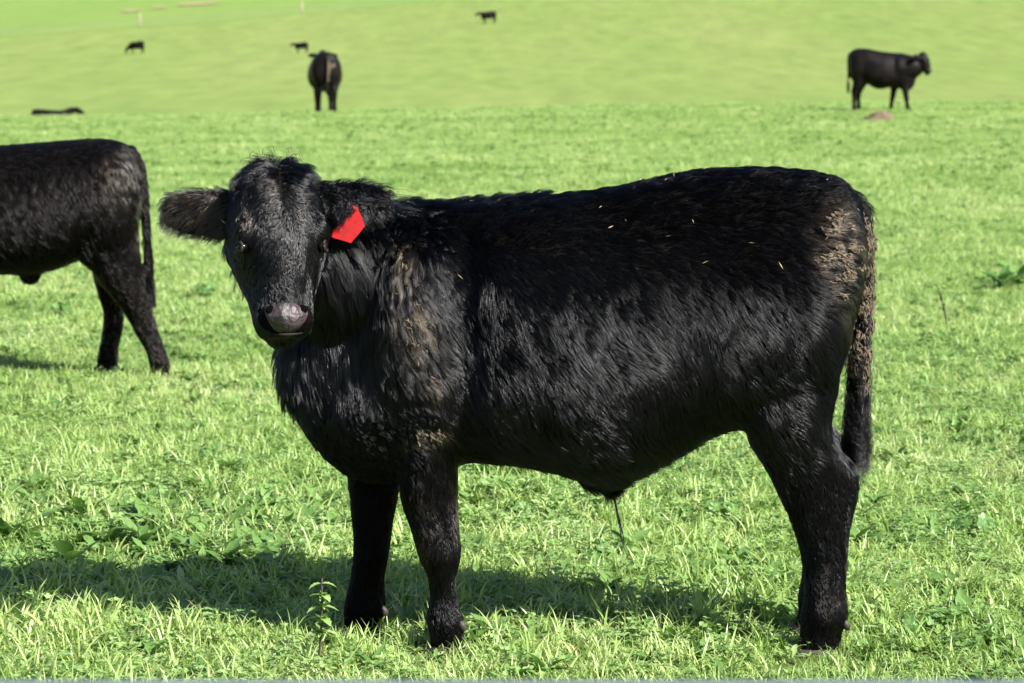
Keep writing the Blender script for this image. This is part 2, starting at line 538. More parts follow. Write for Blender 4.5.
class Head:
    def __init__(self, O, yaw, pitch, fwd=(0, -1, 0), scale=1.0):
        """O: poll; the face looks along fwd turned by yaw; pitch 0 = face hangs vertically"""
        f = np.array(fwd, float); f /= np.linalg.norm(f)
        c, s = math.cos(yaw), math.sin(yaw)
        N0 = np.array([f[0] * c - f[1] * s, f[0] * s + f[1] * c, 0])
        up = np.array([0, 0, 1.])
        self.A = -math.cos(pitch) * up + math.sin(pitch) * N0
        self.N = math.cos(pitch) * N0 + math.sin(pitch) * up
        self.S = np.cross(self.A, self.N)
        self.O = np.asarray(O, float); self.k = scale
    def __call__(self, s, t, n):
        return self.O + self.k * (s * self.S + t * self.A + n * self.N)
    def build(self, acc):
        k = self.k
        # t, half width, centre n, half depth, squareness
        sec = [(-.012, .030, -.02, .03), (.012, .066, -.02, .055), (.055, .097, -.022, .085), (.11, .116, -.03, .105),
               (.17, .119, -.035, .118), (.215, .113, -.035, .118), (.26, .098, -.028, .108), (.30, .084, -.018, .092),
               (.335, .075, -.008, .077), (.365, .072, -.003, .066), (.392, .064, -.004, .055), (.41, .047, -.006, .036)]
        rs = []
        for t, w, n, d in spline(np.array(sec), 3):
            th = np.arange(24) * 2 * math.pi / 24
            cs, cn = np.cos(th), np.sin(th)
            ww = w * np.sign(cs) * np.abs(cs) ** .85 * np.where(cn > 0, 1 - (.16 + .22 * min(1, max(0, (t - .2) / .08)) * (1 if t < .33 else .4)) * cn, 1 + .06 * cn)
            nn = n + d * np.sign(cn) * np.abs(cn) ** .8
            rs.append(np.array([self(a, t, b) for a, b in zip(ww, nn)]))
        loft(rs, acc)
        A, N, S = self.A * k, self.N * k, self.S * k
        for s in (-1, 1):
            # brow above the eye, cheek, side of the muzzle
            ellipsoid(self(s * .082, .155, .032), S * .032, A * .042, N * .028, acc)
            ellipsoid(self(s * .062, .20, -.085), S * .035, A * .075, N * .055, acc)
            ellipsoid(self(s * .038, .365, .018), S * .030, A * .034, N * .040, acc)
        ellipsoid(self(0, .05, .03), S * .07, A * .05, N * .035, acc)          # forehead
        ellipsoid(self(0, .398, -.032), S * .042, A * .034, N * .035, acc)     # chin

    def ear(self, acc, base, tip, up, wid, thick=.016, droop=0.0):
        """leaf-shaped ear from base to tip (world points); up = direction of its breadth"""
        base, tip, up = [np.asarray(v, float) for v in (base, tip, up)]
        ax = tip - base
        up = up - ax * np.dot(up, ax) / np.dot(ax, ax); up /= np.linalg.norm(up)
        th = np.cross(ax, up); th /= np.linalg.norm(th)
        rs = []
        for t, w in ((0, .34), (.12, .45), (.3, .72), (.5, .95), (.68, 1.0), (.84, .93), (.94, .72), (1.0, .38)):
            c = base + ax * t + up * (-droop * (t ** 1.5))
            rs.append(ring(c, up * wid * w, th * thick * (1 - .35 * t), 14, 1.0))
        loft(rs, acc)

# ---- groom ---------------------------------------------------------
def sample_surface(me, n, weight=None):
    me.calc_loop_triangles()
    nt_ = len(me.loop_triangles)
    tri = np.empty(nt_ * 3, np.int32); me.loop_triangles.foreach_get('vertices', tri); tri = tri.reshape(-1, 3)
    co = np.empty(len(me.vertices) * 3); me.vertices.foreach_get('co', co); co = co.reshape(-1, 3)
    no = np.empty(len(me.vertices) * 3); me.vertices.foreach_get('normal', no); no = no.reshape(-1, 3)
    a, b, c = co[tri[:, 0]], co[tri[:, 1]], co[tri[:, 2]]
    ar = np.linalg.norm(np.cross(b - a, c - a), axis=1) * .5
    w = ar.copy()
    if weight is not None:
        w *= weight((a + b + c) / 3, no[tri].mean(1))
    w /= w.sum()
    k = RNG.choice(nt_, n, p=w)
    u, v = RNG.random(n), RNG.random(n)
    f = u + v > 1; u[f] = 1 - u[f]; v[f] = 1 - v[f]
    p = a[k] + (b - a)[k] * u[:, None] + (c - a)[k] * v[:, None]
    q = no[tri[k, 0]] * (1 - u - v)[:, None] + no[tri[k, 1]] * u[:, None] + no[tri[k, 2]] * v[:, None]
    q /= np.linalg.norm(q, axis=1)[:, None] + 1e-9
    return p, q

def norm(v): return v / (np.linalg.norm(v, axis=1)[:, None] + 1e-9)

def grow(name, P, N, D, L, lift, mud, parent, mat, radius=.0005, K=5, clump=.55, clump_frac=.07, wave=.0, swirl=.5, droop=.25, seed=1, gloss=.6):
    """hair curves rooted at P with normals N flowing along D"""
    n = len(P)
    D = norm(D - N * np.sum(D * N, 1)[:, None])
    B = np.cross(N, D)
    Q = P * np.array([1.7, 1.7, .55])          # streaks drawn out along the lie of the hair
    ang = swirl * .7 * noise3(P, 8, seed) + swirl * .8 * noise3(Q, 22, seed + 5) + swirl * .5 * noise3(Q, 60, seed + 6) + RNG.normal(0, .1, n)
    D = norm(D * np.cos(ang)[:, None] + B * np.sin(ang)[:, None])
    B = np.cross(N, D)
    L = L * (1 + .25 * noise3(P, 40, seed + 9)) * RNG.uniform(.7, 1.15, n)
    lf = lift * (1 + .5 * noise3(P, 6, seed + 4) + .6 * noise3(Q, 36, seed + 3)) + RNG.normal(0, .05, n)
    lf = np.clip(lf, .03, 1.5)
    s = np.linspace(0, 1, K)
    pts = np.empty((n, K, 3))
    wv = wave * RNG.uniform(.5, 1.3, n)
    ph = noise3(P, 22, seed + 11) * 4 + RNG.normal(0, .4, n)
    for i, t in enumerate(s):
        out = lf * t * (1 - .55 * t)
        pts[:, i] = (P + D * (L * t)[:, None] + N * (L * out)[:, None]
                     + B * (wv * np.sin(ph + t * 7.5) * t)[:, None])
        pts[:, i, 2] -= droop * L * t * t * .35
    if clump > 0:
        g = RNG.choice(n, max(8, int(n * clump_frac)), replace=False)
        kd = kdtree.KDTree(len(g))
        for j, gi in enumerate(g):
            kd.insert(P[gi], j)
        kd.balance()
        near = np.array([g[kd.find(p)[1]] for p in P])
        cf = clump * RNG.uniform(.5, 1.15, n)
        for i, t in enumerate(s):
            f = np.clip(cf * t ** 1.2, 0, .95)[:, None]
            pts[:, i] = pts[:, i] * (1 - f) + pts[near, i] * f
    return curves(name, pts, mud, parent, mat, radius, gloss)

def curves(name, pts, mud, parent, mat, radius, gloss=.7):
    n, K, _ = pts.shape
    hc = bpy.data.hair_curves.new(name)
    hc.add_curves([K] * n)
    hc.attributes['position'].data.foreach_set('vector', pts.astype(np.float32).ravel())
    r = hc.attributes.get('radius') or hc.attributes.new('radius', 'FLOAT', 'POINT')
    prof = (1 - .75 * np.linspace(0, 1, K) ** 1.5)
    rr = radius * prof[None, :] * RNG.uniform(.7, 1.3, n)[:, None]
    r.data.foreach_set('value', rr.astype(np.float32).ravel())
    m = hc.attributes.new('mud', 'FLOAT', 'CURVE')
    m.data.foreach_set('value', np.asarray(mud, np.float32))
    gl = hc.attributes.new('gloss', 'FLOAT', 'CURVE')
    gl.data.foreach_set('value', np.broadcast_to(np.asarray(gloss, np.float32), (n,)).copy())
    hc.materials.append(mat)
    o = bpy.data.objects.new(name, hc)
    COL.objects.link(o)
    o.parent = parent
    return o

def px_of(P):
    """pixel coordinates of world points"""
    c, s = math.cos(PITCH), math.sin(PITCH)
    x, y, z = P[:, 0], P[:, 1], P[:, 2] - CAM_Z
    d = y * c - z * s
    v = y * s + z * c
    return W / 2 + FPX * x / d, H / 2 - FPX * v / d

def blob(x, y, cx, cy, rx, ry, rot=0):
    a = math.radians(rot); ca, sa = math.cos(a), math.sin(a)
    dx, dy = x - cx, y - cy
    u = (dx * ca + dy * sa) / rx; v = (-dx * sa + dy * ca) / ry
    return np.clip(1.25 - np.sqrt(u * u + v * v), 0, 1)

# ---- the calf in front ------------------------------------------------
YN, YF = 7.03, 7.25
YC = 7.14
root = empty('black_calf', (0.2, YC, 0.0), 'large black calf with red ear tag standing side-on in front, face to camera', 'calf', 'black cattle on the pasture')
bpy.context.view_layer.update()
acc = ([], [])
cols = [(284, 338, 385, .035), (298, 300, 422, .075), (318, 262, 452, .11), (343, 236, 474, .138), (370, 212, 484, .168), (402, 203, 485, .205),
        (440, 203, 474, .236), (466, 201, 464, .226), (493, 199, 463, .27), (520, 197, 465, .288), (560, 192, 473, .302), (600, 189, 485, .305),
        (640, 181, 477, .296), (680, 172, 456, .275), (715, 167, 436, .264), (750, 166, 428, .265), (790, 168, 425, .26),
        (820, 172, 400, .238), (840, 179, 350, .205), (853, 196, 310, .155), (860, 222, 278, .08)]
torso(acc, cols, at, YC, inset=3)
# neck reaching forward and towards the camera
HD = Head(at(276, 170, 6.89), math.radians(13), math.radians(16), scale=.99)
nk = [(*at(450, 300, YC), .205), (*at(395, 285, YC - .01), .195), (*at(345, 272, YC - .06), .165), (*HD(0, .13, -.16), .125), (*HD(0, .12, -.07), .09)]
tube(spline(np.array(nk), 4), acc, 20, .72)
# muscle: shoulder, elbow, point of shoulder, thigh, stifle
ev = lambda px, py, Y, rx, ry, rz: ellipsoid(at(px, py, Y), (rx, 0, 0), (0, ry, 0), (0, 0, rz), acc)
for s in (-1, 1):
    ev(418, 330, YC + s * .12, .13, .115, .24)
    ev(428, 425, YC + s * .12, .09, .085, .13)
    ev(375, 410, YC + s * .09, .12, .10, .12)
    ev(792, 315, YC + s * .14, .145, .128, .24)
    ev(780, 400, YC + s * .13, .11, .095, .12)
    ev(838, 232, YC + s * .09, .05, .07, .07)
ellipsoid(at(606, 474, YC), (.075, 0, 0), (0, .055, 0), (0.01, 0, .045), acc)
acc = smooth_union(acc, .011, 16)
HD.build(acc)
# ears: the one on the viewer's left points out, the other goes back
earL = (HD(-.090, .118, -.03), at(162, 211, 6.90))
HD.ear(acc, earL[0], earL[1], (0.12, 0, 1), .060, .017, .0)
earR = (HD(.075, .085, -.05), at(390, 203, 6.93))
HD.ear(acc, earR[0], earR[1], (-.1, .1, 1), .058, .017, .0)
near_front = [(400, 390, 460, .08), (435, 393, 460, .088), (465, 396, 459, .076), (500, 400, 459, .064), (530, 410, 460, .056), (553, 417, 462, .058),
              (577, 427, 457, .045), (600, 429, 458, .042), (618, 425, 464, .052), (634, 429, 465, .044), (648, 429, 467, .042)]
leg(acc, near_front, at, YN)
far_front = [(420, 345, 408, .08), (470, 346, 402, .076), (500, 349, 398, .066), (530, 352, 393, .058), (553, 352, 390, .055), (575, 350, 386, .046),
             (592, 346, 386, .044), (605, 343, 387, .052), (618, 342, 385, .044), (632, 341, 386, .042)]
leg(acc, far_front, at, YF)
near_hind = [(330, 725, 846, .12), (385, 733, 838, .125), (420, 740, 832, .112), (446, 751, 839, .09), (470, 765, 857, .068), (490, 775, 859, .058), (515, 787, 854, .05), (540, 796, 849, .045),
             (570, 802, 847, .043), (595, 803, 847, .044), (616, 799, 849, .053), (633, 799, 843, .045), (650, 796, 843, .044)]
leg(acc, near_hind, at, YN + .01)
far_hind = [(y - 22 - (y - 300) * .0, l - 2, r - 6, d) for y, l, r, d in near_hind[1:]]
leg(acc, far_hind, at, YF + .02)
tailp = [at(838, 200, YC), at(852, 206, YC - .01), at(861, 235, YC - .02), at(862, 290, YC - .03), at(861, 350, YC - .03), at(859, 400, YC - .03), at(857, 430, YC - .03)]
tr = [.035, .032, .027, .023, .020, .016, .008]
tail_path = spline(np.array([(*p, r) for p, r in zip(tailp, tr)]), 5)
tube(tail_path, acc, 12)
body = remeshed('body', acc, .0072, 6, MAT_HIDE)
body_world = body.data.copy()
relocate(body, root)
hoof(root, at, YN, 427, 468, 645, 662, .05)
hoof(root, at, YF, 339, 387, 629, 642, .05)
hoof(root, at, YN + .01, 794, 843, 647, 661, .052)
hoof(root, at, YF + .02, 792, 837, 625, 640, .052)
for ux, uy, Yl in ((462, 626, YN), (384, 611, YF), (846, 625, YN + .01)):
    for q in (-1, 1):
        a_ = ([], [])
        ellipsoid(at(ux, uy, Yl + q * .022), (.011, 0, 0), (0, .009, 0), (.004, 0, -.014), a_, 10, 6)
        relocate(mesh_obj('dewclaw', a_[0], a_[1], MAT_HOOF), root)
Minv = np.array(root.matrix_basis.inverted())[:3, 3]     # root is only translated

# face
def local_obj(name, acc_, mat):
    o = mesh_obj(name, acc_[0], acc_[1], mat)
    relocate(o, root)
    return o
for s in (-1, 1):
    a_ = ([], [])
    ellipsoid(HD(s * .0955, .197, .037), HD.S * .015, HD.A * .013, HD.N * .018, a_, 16, 10)
    e = local_obj('eye', a_, MAT_EYE)
    a_ = ([], [])
    pth = []
    for i in range(15):
        t = i / 14 * 2 * math.pi
        q = HD(s * (.1035 - .006 * math.cos(t)), .196 + .012 * math.sin(t), .037 + .0175 * math.cos(t))
        pth.append((*q, .0034 + .0022 * max(0, math.sin(t))))
    tube(pth, a_, 8)
    local_obj('eyelid', a_, MAT_LID)
# nose pad: broad, with a nostril at each corner
a_ = ([], [])
rs = []
for t, w, n in ((.334, .028, .068), (.340, .042, .073), (.350, .051, .077), (.366, .050, .079), (.382, .042, .077), (.396, .030, .068), (.404, .017, .053)):
    row = []
    for k in range(14):
        u = -1 + 2 * k / 13
        dip = .007 * math.exp(-(abs(u) - .70) ** 2 / .03) * math.exp(-(t - .352) ** 2 / .00025)
        row.append(HD(u * w, t, n - .022 * u * u - dip - .005 * math.exp(-u * u / .01)))
    rs.append(row)
V_, F_ = [], []
for r_ in rs: V_.extend(r_)
back = len(V_)
for r_ in rs: V_.extend([p - HD.N * .03 for p in r_])
m_ = 14
for i in range(len(rs) - 1):
    for k in range(m_ - 1):
        F_.append((i * m_ + k, i * m_ + k + 1, (i + 1) * m_ + k + 1, (i + 1) * m_ + k))
for i in range(len(rs) - 1):
    F_.append((i * m_, (i + 1) * m_, back + (i + 1) * m_, back + i * m_))
    F_.append((i * m_ + m_ - 1, back + i * m_ + m_ - 1, back + (i + 1) * m_ + m_ - 1, (i + 1) * m_ + m_ - 1))
nose = local_obj('nose', (V_, F_), MAT_NOSE)
for s in (-1, 1):
    a_ = ([], [])
    ellipsoid(HD(s * .038, .353, .0590), HD.S * .0125 - s * HD.A * .004, HD.A * .0105 + s * HD.S * .004, HD.N * .0035, a_, 12, 7)
    local_obj('nostril', a_, MAT_DARK)
a_ = ([], [])
tube([(*HD(-.040 + .080 * i / 10, .404 + .006 * (1 - ((i - 5) / 5) ** 2), .030 + .016 * (1 - ((i - 5) / 5) ** 2)), .0042 * (1 - abs(i - 5) / 6)) for i in range(11)], a_, 8)
local_obj('lip', a_, MAT_LIP)

# red ear tag hanging from the far ear
tag_px = [(352, 205), (357, 207), (361, 215), (365, 226), (358, 235), (351, 243), (341, 240), (331, 237), (333, 231), (339, 224), (345, 217), (349, 210)]
tp = [at(x, y, 6.885 - .0006 * (y - 205) + .0003 * (x - 350)) for x, y in tag_px]
tn = np.cross(tp[3] - tp[0], tp[7] - tp[0]); tn /= np.linalg.norm(tn)
if tn[1] > 0: tn = -tn
n_ = len(tp)
V_ = [tuple(p) for p in tp] + [tuple(p - tn * .004) for p in tp]
F_ = [tuple(range(n_)), tuple(range(2 * n_ - 1, n_ - 1, -1))] + [(i, i + n_, (i + 1) % n_ + n_, (i + 1) % n_) for i in range(n_)]
tg = mesh_obj('ear_tag', V_, F_, MAT_TAG, smooth=False)
relocate(tg, root)
tg['label'] = 'red plastic ear tag'
a_ = ([], [])
ellipsoid(at(353, 209, 6.876), (.009, 0, 0), (0, .005, 0), (0, 0, .009), a_, 12, 6)
bt = local_obj('button', a_, MAT_TAG)
bt.parent = tg

# ---- coat of the calf in front
def head_coords(P):
    d = P - HD.O
    return d @ HD.S, d @ HD.A, d @ HD.N

def region(P):
    px, py = px_of(P)
    s, t, n = head_coords(P)
    head = (np.abs(s) < .15) & (t > -.06) & (t < .46) & (n > np.where(px < 285, -.24, -.10)) & (P[:, 1] < np.where(px < 268, 7.05, 6.96)) & (px < 335) & ~((px < 285) & (py > 352))
    eL = (px < 226) & (py < 250)
    eR = (px > 326) & (px < 400) & (py < 240) & (py > 175) & (P[:, 1] < 6.975)
    return px, py, s, t, n, head, eL, eR

def main_weight(c, nrm):
    px, py, s, t, n, head, eL, eR = region(c)
    w = np.where(nrm[:, 1] < .25, 1.0, .4)
    w = np.where(head, 2.6, w)
    w = np.where(eL | eR, 2.2, w)
    w = np.where((~head) & (px < 450) & (py < 490) & (py > 200), 1.35, w)
    w = np.where((~head) & (py > 500), 1.5, w)
    w = np.where(head & (t > .335) & (n > .03), 0.02, w)
    ex = (np.abs(np.abs(s) - .1) < .03) & (np.abs(t - .193) < .011) & (n > .022) & (n < .054)
    w = np.where(head & ex, 0.0, w)
    return w

NH = 310000
P_, N_ = sample_surface(body_world, NH, main_weight)
px, py, s_, t_, n_h, head, eL, eR = region(P_)
D_ = np.zeros_like(P_)
topness = np.clip((N_[:, 2] - .45) / .35, 0, 1)
# barrel: hair lies back and down
hi = np.clip((335 + 22 * noise3(P_, 7, 71) - py) / 80, 0, 1)
hx = np.clip((px - 520) / 110, 0, 1)
hi = hi * (.05 + .95 * hx * hx * (3 - 2 * hx))
D_[:, 0] = .68 + .3 * hi; D_[:, 2] = -.74 + .62 * hi
D_[:, 0] += topness * .6; D_[:, 2] += topness * .1
nkm = np.clip((455 - px) / 70, 0, 1) * np.clip((500 - py) / 60, 0, 1)
D_[:, 0] = D_[:, 0] * (1 - nkm) + nkm * .22
D_[:, 2] = D_[:, 2] * (1 - nkm) - nkm * 1.0
legm = np.clip((py - 450) / 50, 0, 1)
D_[:, 0] = D_[:, 0] * (1 - legm) + legm * .12
D_[:, 2] = D_[:, 2] * (1 - legm) - legm
# the flank whorl, where thigh hair turns forward
wh = .45 * np.exp(-(((px - 695) / 45) ** 2 + ((py - 350) / 80) ** 2))
D_[:, 0] -= wh * 1.3; D_[:, 2] += wh * .3
D_[:, 1] = -.0
# face
hd = head
Dface = np.tile(HD.A, (NH, 1)) + np.outer(s_ * 4.0, HD.S)
Dtop = np.tile(HD.A, (NH, 1)) * .3 + np.outer(np.sign(s_) * 1.0, HD.S)
mixf = np.clip((t_ - .06) / .08, 0, 1)[:, None]
Dh = Dtop * (1 - mixf) + Dface * mixf
D_[hd] = Dh[hd]
axL = norm((earL[1] - earL[0])[None])[0]; axR = norm((earR[1] - earR[0])[None])[0]
D_[eL] = axL * .75 + np.array([0, -.1, -.65])
D_[eR] = axR * .7 + np.array([0, -.1, -.7])
L_ = np.full(NH, .034)
L_ = np.where(py > 420, .026, L_)
L_ += nkm * .055 * np.clip((415 - py) / 50, 0, 1)
L_ = np.where((nkm > .3) & (py > 400), .024, L_)
L_ = np.where(topness > .5, np.where(px < 540, .042, .030), L_)
L_ = L_ * (1 - legm) + legm * .0155
L_ = np.where((py > 590), .012, L_)
L_[hd] = (.010 + .014 * np.exp(-((t_ - .05) / .04) ** 2) + .030 * np.exp(-((t_ - .0) / .035) ** 2))[hd]
L_[hd & (n_h < -.06)] = .018
L_[eL | eR] = .030
under = (px > 470) & (px < 700) & (N_[:, 2] < -.5)
L_[under] = .035
sheath = (np.abs(px - 612) < 18) & (py > 478)
L_[sheath] = .05
lift = np.full(NH, .32)
lift[hd] = (.30 + .45 * np.exp(-((t_ - .0) / .05) ** 2))[hd]
lift[eL | eR] = .45
lift = np.where(topness > .35, np.where(px < 540, 1.0, .6), lift)
lift = np.where((px > 845) & (N_[:, 0] > .5), .5, lift)
mud = np.zeros(NH)
nearside = N_[:, 1] < .3
brk = np.clip(.5 + 1.2 * noise3(P_, 45, 21) + .5 * noise3(P_, 14, 22), 0, 1.2)
def addm(cx, cy, rx, ry, rot, amt):
    global mud
    mud = np.maximum(mud, blob(px, py, cx, cy, rx, ry, rot) * brk * amt)
addm(400, 275, 14, 36, 10, 1.0); addm(418, 335, 16, 46, -12, 1.1); addm(432, 372, 12, 24, 0, .8)
addm(428, 440, 26, 15, 0, 1.0); addm(425, 520, 14, 45, -10, .35)
addm(836, 250, 26, 48, -12, 1.15); addm(812, 240, 14, 20, 0, .5); addm(845, 300, 12, 30, 0, .5)
addm(455, 500, 8, 40, 0, .3); addm(840, 600, 20, 40, 0, .2)
mud[~nearside] *= .3
tailm = np.zeros(NH, bool)
dtl = np.full(NH, 9.)
for q in tail_path[6:]:
    dtl = np.minimum(dtl, np.linalg.norm(P_ - q[:3], axis=1))
tailm = (dtl < .035) & (px > 846) & (py > 215)
mud[tailm & (py > 225) & (py < 400)] = np.maximum(mud, brk * .95)[tailm & (py > 225) & (py < 400)]
L_[tailm] = .02
D_[tailm] = np.array([.05, 0, -1])
mud[hd] = np.maximum(mud, np.clip(.10 * np.exp(-(((px - 276) / 5) ** 2 + ((py - 190) / 8) ** 2)) + .25 * brk * np.exp(-(((px - 252) / 8) ** 2 + ((py - 220) / 14) ** 2)), 0, 1))[hd]
mud[eL] = np.maximum(mud, .10 + .22 * brk * np.clip((215 - px) / 30, 0, 1))[eL]
# sheen placed through gloss: low on back and rump, high on barrel and neck
gloss_ = np.full(NH, .78)
sheen_cut = np.clip((px - 560) / 90, 0, 1) * np.clip((345 - py + 25 * noise3(P_, 7, 71)) / 80, 0, 1)
gloss_ -= .62 * sheen_cut
gloss_ -= .40 * topness
gloss_ -= .45 * np.clip((py - 395) / 50, 0, 1) * np.clip((430 - px) / 30, 0, 1)  # lower chest: gloss cut so it goes dark as if in shade
gloss_ -= .25 * legm
gloss_[hd] = 1.0
gloss_ = np.clip(gloss_ * (1 + .3 * noise3(P_, 12, 77)), .05, 1)
longh = (nkm > .3) & ~hd & ~eL & ~eR & (py > 215)
rest = ~longh & ~hd
def do(mask, name, **kw):
    return grow(name, P_[mask] + Minv, N_[mask], D_[mask], L_[mask], lift[mask], mud[mask], body, MAT_COAT, gloss=gloss_[mask], **kw)
do(rest, 'coat', radius=.00036, K=4, clump=.65, clump_frac=.12, swirl=.6, seed=1)
do(longh, 'neck_hair', radius=.00042, K=8, clump=.9, clump_frac=.04, wave=.006, swirl=.38, droop=.5, seed=2)
do(hd, 'face_hair', radius=.0004, K=4, clump=.5, clump_frac=.08, swirl=.8, seed=3)

# tail switch, poll tuft and sheath wisp: long wavy strands
def strands(name, roots, tips, n, spread0, spread1, wave, radius, mudv=0.0, K=12):
    pts = np.empty((n, K, 3))
    roots = np.asarray(roots); tips = np.asarray(tips)
    k = RNG.integers(0, len(roots), n)
    gk = RNG.integers(0, 26, n)
    gph = RNG.uniform(0, 6.28, 26); gof = RNG.normal(0, 1, (26, 3)); gl = RNG.uniform(.6, 1.1, 26)
    a = roots[k] + RNG.normal(0, spread0, (n, 3))
    b = tips[k] + (gof[gk] * .9 + RNG.normal(0, .3, (n, 3))) * spread1
    b = a + (b - a) * (gl[gk] * RNG.uniform(.85, 1.08, n))[:, None]
    for i, t in enumerate(np.linspace(0, 1, K)):
        p = a * (1 - t) + b * t
        bulge = math.sin(math.pi * t ** .7)
        p = p + gof[gk] * (spread1 * .5 * bulge)
        p[:, 0] += wave * np.sin(gph[gk] + t * 9 + RNG.normal(0, .1, n)) * t
        p[:, 1] += wave * np.cos(gph[gk] * 1.7 + t * 8) * t
        pts[:, i] = p
    return curves(name, pts + Minv, np.full(n, mudv), body, MAT_COAT, radius)
sr = [q[:3] for q in tail_path[-14:]]
st_ = [at(856, 470, YC - .03)] * len(sr)
strands('tail_switch', sr, st_, 2200, .006, .013, .024, .00045)
strands('tail_switch', [q[:3] for q in tail_path[-6:]], [at(864, 455, YC - .05)] * 6, 60, .005, .03, .02, .0004)
strands('poll_tuft', [HD(.0, .0, .0), HD(.03, .005, .0), HD(-.03, .005, .0)], [HD(.025, -.022, .005), HD(.06, -.012, 0), HD(-.03, -.018, 0)], 700, .016, .013, .006, .0004, K=6)
strands('sheath_hair', [at(613, 492, YC)], [at(625, 550, YC - .01)], 16, .0009, .0007, .004, .0013)
strands('sheath_hair', [at(610, 485, YC), at(615, 487, YC)], [at(611, 504, YC), at(616, 502, YC)], 300, .008, .006, .003, .0005, K=6)
# whiskers of the ear fringe
strands('ear_fringe', [earR[0] * (1 - t) + earR[1] * t + np.array([0, -.005, .035 * math.sin(math.pi * t)]) for t in (.2, .35, .5, .65, .8, .95)],
        [earR[0] * (1 - t) + earR[1] * t + np.array([.035, -.02, .04 * math.sin(math.pi * t) - .0]) for t in (.25, .4, .6, .75, .95, 1.15)], 500, .01, .012, .006, .0004, K=6)
strands('ear_fringe', [at(338, 208, 6.88), at(343, 205, 6.875), at(349, 204, 6.87)], [at(338, 229, 6.855), at(343, 224, 6.855), at(348, 219, 6.855)], 420, .006, .006, .004, .0004, K=6)

# dried mud caked into the hair, and bits of straw
def flakes(name, n, picker, size, mat, parent, lift_=.010, straw=False, src=None):
    P, N, D, M = src
    w = picker(P, N, M); w = w / w.sum()
    k = RNG.choice(len(P), n, p=w)
    V, F = [], []
    for i in k:
        nrm = N[i] + RNG.normal(0, .25, 3); nrm /= np.linalg.norm(nrm)
        d = D[i] + RNG.normal(0, .35 if not straw else 1.2, 3); d -= nrm * np.dot(d, nrm); d /= np.linalg.norm(d)
        b = np.cross(nrm, d)
        L = size * RNG.uniform(.5, 1.6); wd = L * (RNG.uniform(.14, .42) if not straw else .09)
        th = L * (.07 if not straw else .05)
        c = P[i] + N[i] * (lift_ * RNG.uniform(.6, 1.5))
        base = len(V)
        m = 7 if not straw else 4
        for j in range(m):
            a = 2 * math.pi * j / m
            r = RNG.uniform(.6, 1.1)
            V.append(c + d * (L * .5 * math.cos(a) * r) + b * (wd * .5 * math.sin(a) * r) - nrm * th * .5)
        V.append(c + nrm * th + d * RNG.normal(0, L * .1)); V.append(c - nrm * th)
        for j in range(m):
            F.append((base + j, base + (j + 1) % m, base + m))
            F.append((base + (j + 1) % m, base + j, base + m + 1))
    o = mesh_obj(name, np.array(V) + Minv, F, mat, parent, smooth=False)
    return o
src = (P_, N_, norm(D_ + 1e-6), mud)
fl = flakes('mud_cake', 1500, lambda P, N, M: (M > .42) * (M ** 2) * (N[:, 1] < .3) * np.where(px > 700, 1.6, .8), .0135, MAT_MUD, body, src=src)
fl['kind'] = 'stuff'
fl2 = flakes('straw_bits', 42, lambda P, N, M: (N[:, 1] < .4) * (py < 330) * np.where((px > 480), 1.0, .35) * np.where(py < 230, 2.0, .6), .016, MAT_STRAW, body, .010, True, src)
fl2['kind'] = 'stuff'
flt = flakes('mud_cake', 800, lambda P, N, M: (tailm & (py > 215) & (py < 400)) * (.2 + M), .015, MAT_MUD, body, .008, src=src)
flt['kind'] = 'stuff'

# ---- the calf cut by the left edge ------------------------------------------
y2n, y2f = hit(160, 380)[1], hit(107, 374)[1]
y2 = (y2n + y2f) / 2
root2 = empty('black_calf', (at(60, 370, y2)[0], y2, float(terr(-2, y2))), 'black calf at left edge, only its hindquarters and trailing hind legs in view', 'calf', 'black cattle on the pasture')
bpy.context.view_layer.update()
acc = ([], [])
cols2 = [(-152, 215, 245, .06), (-140, 178, 262, .15), (-118, 160, 274, .19), (-90, 150, 282, .22), (-60, 147, 283, .25), (-30, 145, 278, .28), (0, 144, 275, .30), (25, 142, 276, .30),
         (50, 140, 272, .29), (75, 138, 263, .275), (95, 137, 254, .265), (112, 138, 250, .25), (126, 143, 242, .225), (135, 154, 225, .16), (139, 172, 205, .08)]
torso(acc, cols2, at, y2, inset=2)
for s in (-1, 1):
    ellipsoid(at(105, 205, y2 + s * .14), (.16, 0, 0), (0, .12, 0), (0, 0, .26), acc)
    ellipsoid(at(96, 240, y2 + s * .13), (.11, 0, 0), (0, .09, 0), (0, 0, .13), acc)
    ellipsoid(at(-110, 220, y2 + s * .14), (.13, 0, 0), (0, .11, 0), (0, 0, .24), acc)
ellipsoid(at(30, 274, y2), (.05, 0, 0), (0, .04, 0), (0, 0, .05), acc)
leg(acc, [(210, 78, 138, .13), (240, 80, 139, .12), (262, 88, 141, .105), (282, 99, 145, .09), (300, 114, 150, .066), (318, 127, 155, .054), (335, 136, 160, .047), (350, 145, 166, .047), (363, 149, 170, .053), (376, 150, 170, .045)], at, y2 - .10, inset=.5)
leg(acc, [(225, 78, 130, .12), (250, 88, 128, .11), (275, 93, 123, .09), (295, 98, 121, .07), (312, 103, 124, .055), (330, 102, 123, .047), (347, 99, 119, .046), (358, 97, 119, .052), (370, 96, 118, .045)], at, y2 + .12, inset=.5)
for dx, Yl in ((0, y2 - .12), (16, y2 + .12)):
    leg(acc, [(235, -128 + dx, -92 + dx, .085), (270, -126 + dx, -94 + dx, .075), (300, -122 + dx, -97 + dx, .058), (320, -121 + dx, -99 + dx, .055), (340, -119 + dx, -102 + dx, .045), (360, -121 + dx, -100 + dx, .05), (368, -121 + dx, -100 + dx, .042)], at, Yl, inset=.5)
H2 = Head(at(-205, 178, y2), 0, math.radians(40), (-1, 0, 0), .95)
